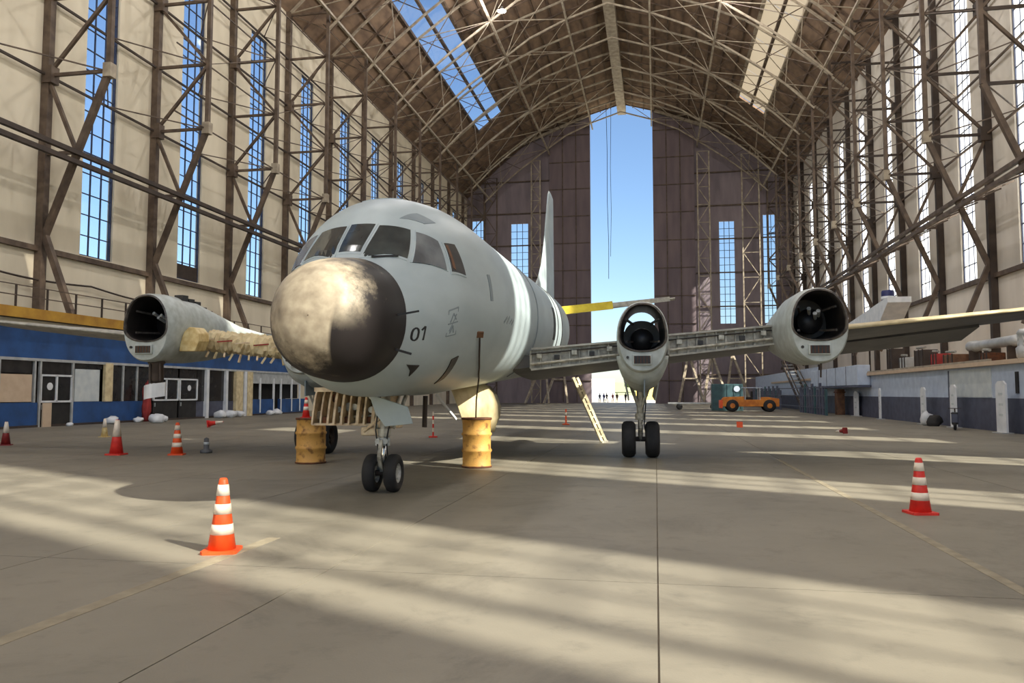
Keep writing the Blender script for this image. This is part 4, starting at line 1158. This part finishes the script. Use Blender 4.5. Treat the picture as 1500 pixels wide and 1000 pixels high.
# upright white panels
def upanel(y, w, h, label, x=AX - .55):
    t = tag(empty('upright_panel', (x, y, 0)), label, 'panel', 'white upright panels along the annex')
    MB().prism([(-w / 2, .05), (w / 2, .05), (w / 2, h - .15), (w / 4, h), (-w / 4, h), (-w / 2, h - .15)], -.04, .04, 'x').build('board', 'white', t)
    for z in (h * .35, h * .55, h * .75): MB().box((-.05, -.035), (-w * .2, w * .2), (z - .05, z + .05)).build('faded_print', 'whiteboard', t)
    MB().box((-.25, .25), (-w / 2, w / 2), (0, .05)).build('foot', 'alum', t)
upanel(37.9, 1.0, 2.3, 'widest white upright panel standing before the annex below the wing tip')
upanel(43.6, .75, 2.2, 'white upright panel, second from the wing tip end of the annex')
upanel(48.2, .75, 2.1, 'white upright panel, third from the wing tip end of the annex')
upanel(57.0, .35, 2.1, 'narrow white upright post panel before the slate lower wall')
upanel(64.5, 1.3, 1.9, 'short white panel hanging low beside the brown post', AX - .3)
upanel(34.9, .3, 1.9, 'thin white upright panel by the dark louvres')
t = tag(empty('brown_post', (AX - .6, 68.6, 0)), 'thick brown timber post in front of the annex', 'post')
MB().box((-.3, .3), (-.45, .45), (0, 2.1)).build('shaft', 'brownwood', t, bevel=.03); MB().box((-.36, .36), (-.5, .5), (1.8, 1.9)).build('collar', 'rust', t)
# access stair
t = tag(empty('access_stair', (AX - 1.0, 80, 0)), 'steep dark steel stair rising to the annex roof behind the outer engine', 'stair')
for x in (-.5, .5): MB().bar((x, 0, 0), (x, 12.5, 5.3), .12, .3).build('stringer', 'steel_dark', t)
for k in range(1, 14): MB().box((-.5, .5), (k * .89 - .35, k * .89 + .35), (k * .378 - .03, k * .378 + .03)).build('tread', 'alum', t)
for x in (-.55, .55): MB().bar((x, 0, 1.0), (x, 12.5, 6.2), .08).build('handrail', 'steel_dark', t)
# picket barrier
t = tag(empty('picket_barrier', (AX - 2.2, 90, 0)), 'grey green picket barrier standing along the annex by the stair', 'fence')
for k in range(44):
    y = -24 + k * 1.1
    if -13 < y < -1: continue
    MB().box((-.08, .08), (y - .2, y + .2), (.0, 2.1 + .25 * (k % 3))).build('picket', 'teal' if k % 4 == 0 else 'slate', t)
for z in (.5, 1.5, 2.2): MB().box((-.04, .04), (-24, 24), (z, z + .1)).build('rail', 'slate', t)
# things stored on the annex roof
def stored(name, label, cat): return lambda loc: tag(empty(name, loc), label, cat, 'aircraft parts stored on the annex roof')
t = stored('duct_pipe', 'long pale grey duct pipe lying on the annex roof', 'pipe')((AX + .9, 42.6, 3.25))
MB().lathe([(.22, -3.2), (.27, -3.0), (.25, 0), (.25, 1.7), (.3, 1.8), (.3, 2.4), (.2, 2.6)], 18, 'y', (0, 0, .95)).build('pipe', 'alum', t, True)
for y in (-2.6, 0, 1.9): MB().box((-.3, .3), (y - .06, y + .06), (0, .72)).build('cradle', 'steel_dark', t)
t = stored('turbine_case', 'pale grey engine casing at the wing tip end of the annex roof', 'engine part')((AX + .7, 38.2, 3.25))
MB().lathe([(.25, 0), (.42, .1), (.45, .5), (.36, .6), (.36, 1.1), (.42, 1.15), (.3, 1.35)], 20, 'z').build('case', 'alum', t, True)
for a in range(0, 360, 45): MB().box((.36 * math.cos(R(a)) - .03, .36 * math.cos(R(a)) + .03), (.36 * math.sin(R(a)) - .03, .36 * math.sin(R(a)) + .03), (.6, 1.1)).build('bolt', 'hub', t)
for k, (y, w_, h, m_, lb) in enumerate(((46.2, 1.6, .6, 'brownwood', 'brown crate on the annex roof next to the grey duct pipe'), (48.5, 1.2, .75, 'redrag', 'dull red bundle box on the annex roof'), (51, 1.8, 1.1, 'steel_dark', 'dark metal frame box at the middle of the annex roof'), (54.3, 1.4, .8, 'alum', 'pale metal box near the far end of the stored parts'), (41.5, 1.0, .45, 'rust', 'rusty low box beneath the duct pipe end'), (57.0, 1.3, 1.5, 'steel_dark', 'tall dark rack closing the row of stored parts'))):
    t = stored('storage_crate', lb, 'crate')((AX + .45, y, 3.25))
    MB().box((-.3, .5), (-w_ / 2, w_ / 2), (0.06, h)).build('crate', m_, t, bevel=.03)
    for q in (-.4, 0, .4): MB().box((-.34, -.29), (q * w_ - .05, q * w_ + .05), (0, h + .03)).build('batten', 'steel_dark', t)
    MB().tube((-.2, -w_ / 2, h + .12), (-.1, w_ / 2, h + .18), .07).build('rod', 'spar', t)
# white sheet duct above the wing
t = tag(empty('sheet_duct', (17.2, 66, 3.25)), 'white sheet metal duct with a slanted end above the right wing', 'duct')
MB().prism([(5.5, 3.2), (-3.0, 3.2), (-6.2, 5.0), (-6.2, 5.4), (5.5, 4.5)], -.8, .8, 'x').build('casing', 'white', t)
for y in (-2, 4.5):
    for x in (-.6, .6): MB().box((x - .06, x + .06), (y - .06, y + .06), (0, 3.2)).build('leg', 'steel_dark', t)
t = tag(empty('blue_drum', (17.2, 62.6, 8.44)), 'small navy blue drum set on the white sheet duct', 'drum')
MB().lathe([(.42, 0), (.45, .05), (.45, .9), (.4, 1.0), (.001, 1.0)], 20).build('body', 'navy', t, True)
MB().lathe([(.455, .3), (.47, .3), (.47, .55), (.455, .55)], 20).build('band', 'white', t, True)

# ---- tow tractor
t = tag(empty('tow_tractor', (8.9, 78.6, 0)), 'orange and yellow tow tractor with a canopy parked by the annex', 'tractor')
MB().prism([(-2.6, .5), (2.6, .5), (2.6, 1.25), (1.6, 1.4), (.9, 1.4), (.9, 1.15), (-.6, 1.15), (-.6, 1.45), (-2.4, 1.4), (-2.6, 1.2)], -.8, .8).build('body', 'tractor', t, bevel=.04)
MB().box((-2.85, -2.6), (-.8, .8), (.35, 1.1)).build('bumper', 'orange', t)
for x in (-1.7, 1.7):
    for y in (-.85, .85):
        o = MB().lathe([(.2, -.16), (.52, -.16), (.58, -.08), (.58, .08), (.52, .16), (.2, .16)], 20, 'y', (x, y, .58)).build('wheel', 'tyre', t, True)
        MB().lathe([(.001, -.19), (.24, -.17), (.24, .17), (.001, .19)], 14, 'y', (x, y, .58)).build('hub', 'tractor', o)
for x in (-.5, .85):
    for y in (-.7, .7): MB().box((x - .04, x + .04), (y - .04, y + .04), (1.1, 2.25)).build('canopy_post', 'alum', t)
MB().box((-.75, 1.05), (-.85, .85), (2.25, 2.33)).build('canopy', 'paleblue', t, bevel=.02)
MB().box((-.35, .25), (-.3, .3), (1.15, 1.4)).box((.1, .25), (-.3, .3), (1.4, 1.95)).build('seat', 'darkint', t, bevel=.03)
MB().lathe([(.2, 0), (.22, .02), (.2, .04)], 14, 'x', (-.5, 0, 1.75)).build('steering_wheel', 'black', t)
t = tag(empty('flat_trailer', (4.3, 87, 0)), 'low flat grey trailer standing behind the tow tractor', 'trailer')
MB().box((-3.0, 3.0), (-.9, .9), (.62, .78)).build('bed', 'alum', t, bevel=.02)
MB().bar((3.0, 0, .6), (4.4, 0, .5), .1).build('drawbar', 'steel_dark', t)
for x in (-1.8, 1.8):
    for y in (-.8, .8): MB().lathe([(.1, -.1), (.3, -.1), (.32, 0), (.3, .1), (.1, .1)], 14, 'y', (x, y, .32)).build('wheel', 'tyre', t, True)
t = tag(empty('teal_container', (7.1, 82.6, 0)), 'dark teal container box behind the front of the tow tractor', 'container')
MB().box((-1.5, 1.5), (-1, 1), (0, 2.7)).build('body', 'teal', t, bevel=.04)
for x in (-1.3, -.65, 0, .65, 1.3): MB().box((x - .05, x + .05), (-1.04, -.99), (.25, 2.6)).build('rib', 'teal', t)
MB().lathe([(.001, 0), (.3, 0), (.3, .05), (.001, .05)], 16, 'y', (.9, -1.09, 2.2)).build('round_vent', 'paleblue', t)

# scooter and small things before the annex
t = tag(empty('parked_scooter', (AX - 1.3, 41.3, 0), R(70)), 'dark scooter parked between two white panels', 'scooter')
for x in (-.55, .55):
    o = MB().lathe([(.14, -.05), (.22, -.06), (.25, 0), (.22, .06), (.14, .05)], 18, 'y', (x, 0, .25)).build('wheel', 'tyre', t, True)
MB().prism([(-.75, .35), (-.2, .25), (.3, .25), (.45, .8), (.36, .85), (.2, .4), (-.15, .45), (-.2, .75), (-.8, .78)], -.14, .14).build('body', 'slate', t, bevel=.03)
MB().bar((.5, 0, .3), (.36, 0, 1.02), .06).bar((.36, -.28, 1.02), (.36, .28, 1.02), .035).build('handlebar', 'steel_dark', t)
MB().box((-.8, -.2), (-.15, .15), (.76, .84)).build('seat', 'black', t, bevel=.03)
o = MB().blob((0, 0, .32), (.3, .34, .42), 77, 2).build('white_sack', 'white', None, True, loc=(AX - .9, 46.6, 0))
tag(o, 'small white sack leaning against the dark lower annex wall', 'sack')
o = MB().blob((0, 0, .22), (.38, .3, .34), 78, 2).build('dark_tarpaulin_heap', 'darkint', None, True, loc=(AX - .8, 45.7, 0))
tag(o, 'dark tarpaulin heap lying beside the white sack', 'tarpaulin')

# ================================================================== outside the far door
MB().prism([(-9, 0), (9, 0), (9, 3.2), (0, 4.6), (-9, 3.2)], 0, 6).build('far_house', 'house', None, loc=(3.5, 226, 0))
hs = bpy.data.objects['far_house']; tag(hs, 'low pale yellow building outside beyond the far hangar door', 'building')
for k in range(5):
    MB().box((-7 + k * 3.2, -5.6 + k * 3.2), (-.05, .05), (1.0, 2.4)).build('window', 'darkglass', hs)
MB().prism([(-9.4, 3.2), (0, 4.7), (9.4, 3.2), (9.4, 3.4), (0, 4.95), (-9.4, 3.4)], -.3, 6.3).build('roof', 'redrag', hs)
wb = MB().box((-5, 5), (0, 4), (0, 6)).build('white_shed', 'white', None, loc=(-17, 232, 0)); tag(wb, 'plain white shed outside beyond the far door', 'building')
MB().box((-1.5, 1.5), (-.05, .05), (0, 3.6)).build('shutter', 'paleblue', wb)
wp = tag(empty('gate_pier', (1.3, 176, 0)), 'short white pier outside at the edge of the far doorway', 'pier')
MB().box((-.6, .6), (-.5, .5), (0, 2.4)).build('shaft', 'white', wp, bevel=.03); MB().box((-.7, .7), (-.6, .6), (2.4, 2.55)).build('cap', 'whiteboard', wp)
hl = MB(); rr = random.Random(3)
n = 60
hp = [(-420 + 840 * i / n, 5 + 6 * math.sin(i * .31) + 3 * rr.random()) for i in range(n + 1)]
hl.prism([(-420, 0)] + hp + [(420, 0)], 700, 760)
tag(hl.build('hills', 'hill'), kind='structure')
def tree(x, y, h, seed, label):
    t = tag(empty('tree', (x, y, 0)), label, 'tree', 'trees outside the far door')
    MB().tube((0, 0, 0), (0, 0, h * .5), .25, .15, 8).build('trunk', 'brownwood', t)
    m_ = MB(); r_ = random.Random(seed)
    for k in range(7): m_.blob((r_.uniform(-1, 1) * h * .22, r_.uniform(-1, 1) * h * .2, h * (.45 + .35 * r_.random())), (h * .24, h * .24, h * .2), seed * 10 + k, 2)
    m_.build('crown', 'foliage', t)
tree(-6, 250, 8, 1, 'round green tree outside beside the white shed'); tree(-2.5, 262, 7, 2, 'green tree outside between the shed and the yellow building'); tree(9.5, 258, 9, 3, 'green tree outside behind the yellow building')

def person(x, y, h, seed, label, cmat='cloth'):
    r_ = random.Random(seed)
    k = h / 1.75
    st = .12 + .1 * r_.random(); ar = r_.uniform(-.15, .25)
    V = [(0, 0, .95), (0, 0, 1.2), (0, 0, 1.42), (0, 0, 1.52), (0, -.01, 1.62), (0, -.01, 1.74),
         (.19, 0, 1.40), (.25, ar * .5, 1.13), (.24, ar, .9), (-.19, 0, 1.40), (-.25, -ar * .5, 1.13), (-.24, -ar, .9),
         (.09, 0, .9), (.1, st * .5, .5), (.1, st, .08), (.1, st - .14, .03), (-.09, 0, .9), (-.1, -st * .5, .5), (-.1, -st, .08), (-.1, -st - .14, .03)]
    E_ = [(0, 1), (1, 2), (2, 3), (3, 4), (4, 5), (2, 6), (6, 7), (7, 8), (2, 9), (9, 10), (10, 11), (0, 12), (12, 13), (13, 14), (14, 15), (0, 16), (16, 17), (17, 18), (18, 19)]
    RD = [.14, .14, .15, .06, .10, .08, .07, .05, .04, .07, .05, .04, .09, .065, .045, .04, .09, .065, .045, .04]
    me = bpy.data.meshes.new('person'); me.from_pydata([(a * k, b * k, c * k) for a, b, c in V], E_, [])
    me.materials.append(MAT[cmat])
    o = obj('person', me, None, loc=(x, y, 0)); o.rotation_euler = (0, 0, r_.uniform(-1, 1))
    sk = o.modifiers.new('skin', 'SKIN')
    for q, rd in zip(me.skin_vertices[0].data if len(me.skin_vertices) else [], RD): q.radius = (rd * k, rd * k)
    if not len(me.skin_vertices):
        bpy.context.view_layer.objects.active = o
    o.modifiers.new('sub', 'SUBSURF').levels = 1
    tag(o, label, 'person', 'people beyond the far door')
    h_ = MB().lathe([(.001, -.12), (.07, -.10), (.095, 0), (.085, .08), (.04, .125), (.001, .13)], 12, 'z', (0, -.01, 0)).build('head', 'skin', o, True, loc=(0, 0, 1.66 * k))
    MB().lathe([(.098, .0), (.102, .04), (.08, .11), (.001, .14)], 12, 'z', (0, .005, 0)).build('hair', 'black', o, True, loc=(0, 0, 1.67 * k))
    return o
for k, (x, y, lb, cm) in enumerate(((-10.6, 152, 'person in dark clothes, nearest the left edge of the far doorway', 'cloth'), (-9.9, 153.5, 'person in navy clothes, second from the left edge of the far doorway', 'navy'), (-9.2, 151, 'person in dark clothes, third from the left edge of the far doorway', 'cloth'), (-8.2, 154, 'person in dull red clothes standing in the far doorway', 'redrag'), (-7.3, 152, 'person in brown clothes standing in the far doorway', 'brownwood'), (-5.6, 150, 'person standing apart near the middle of the far doorway', 'cloth'))):
    person(x, y, 1.72 + .06 * (k % 3), k, lb, cm)
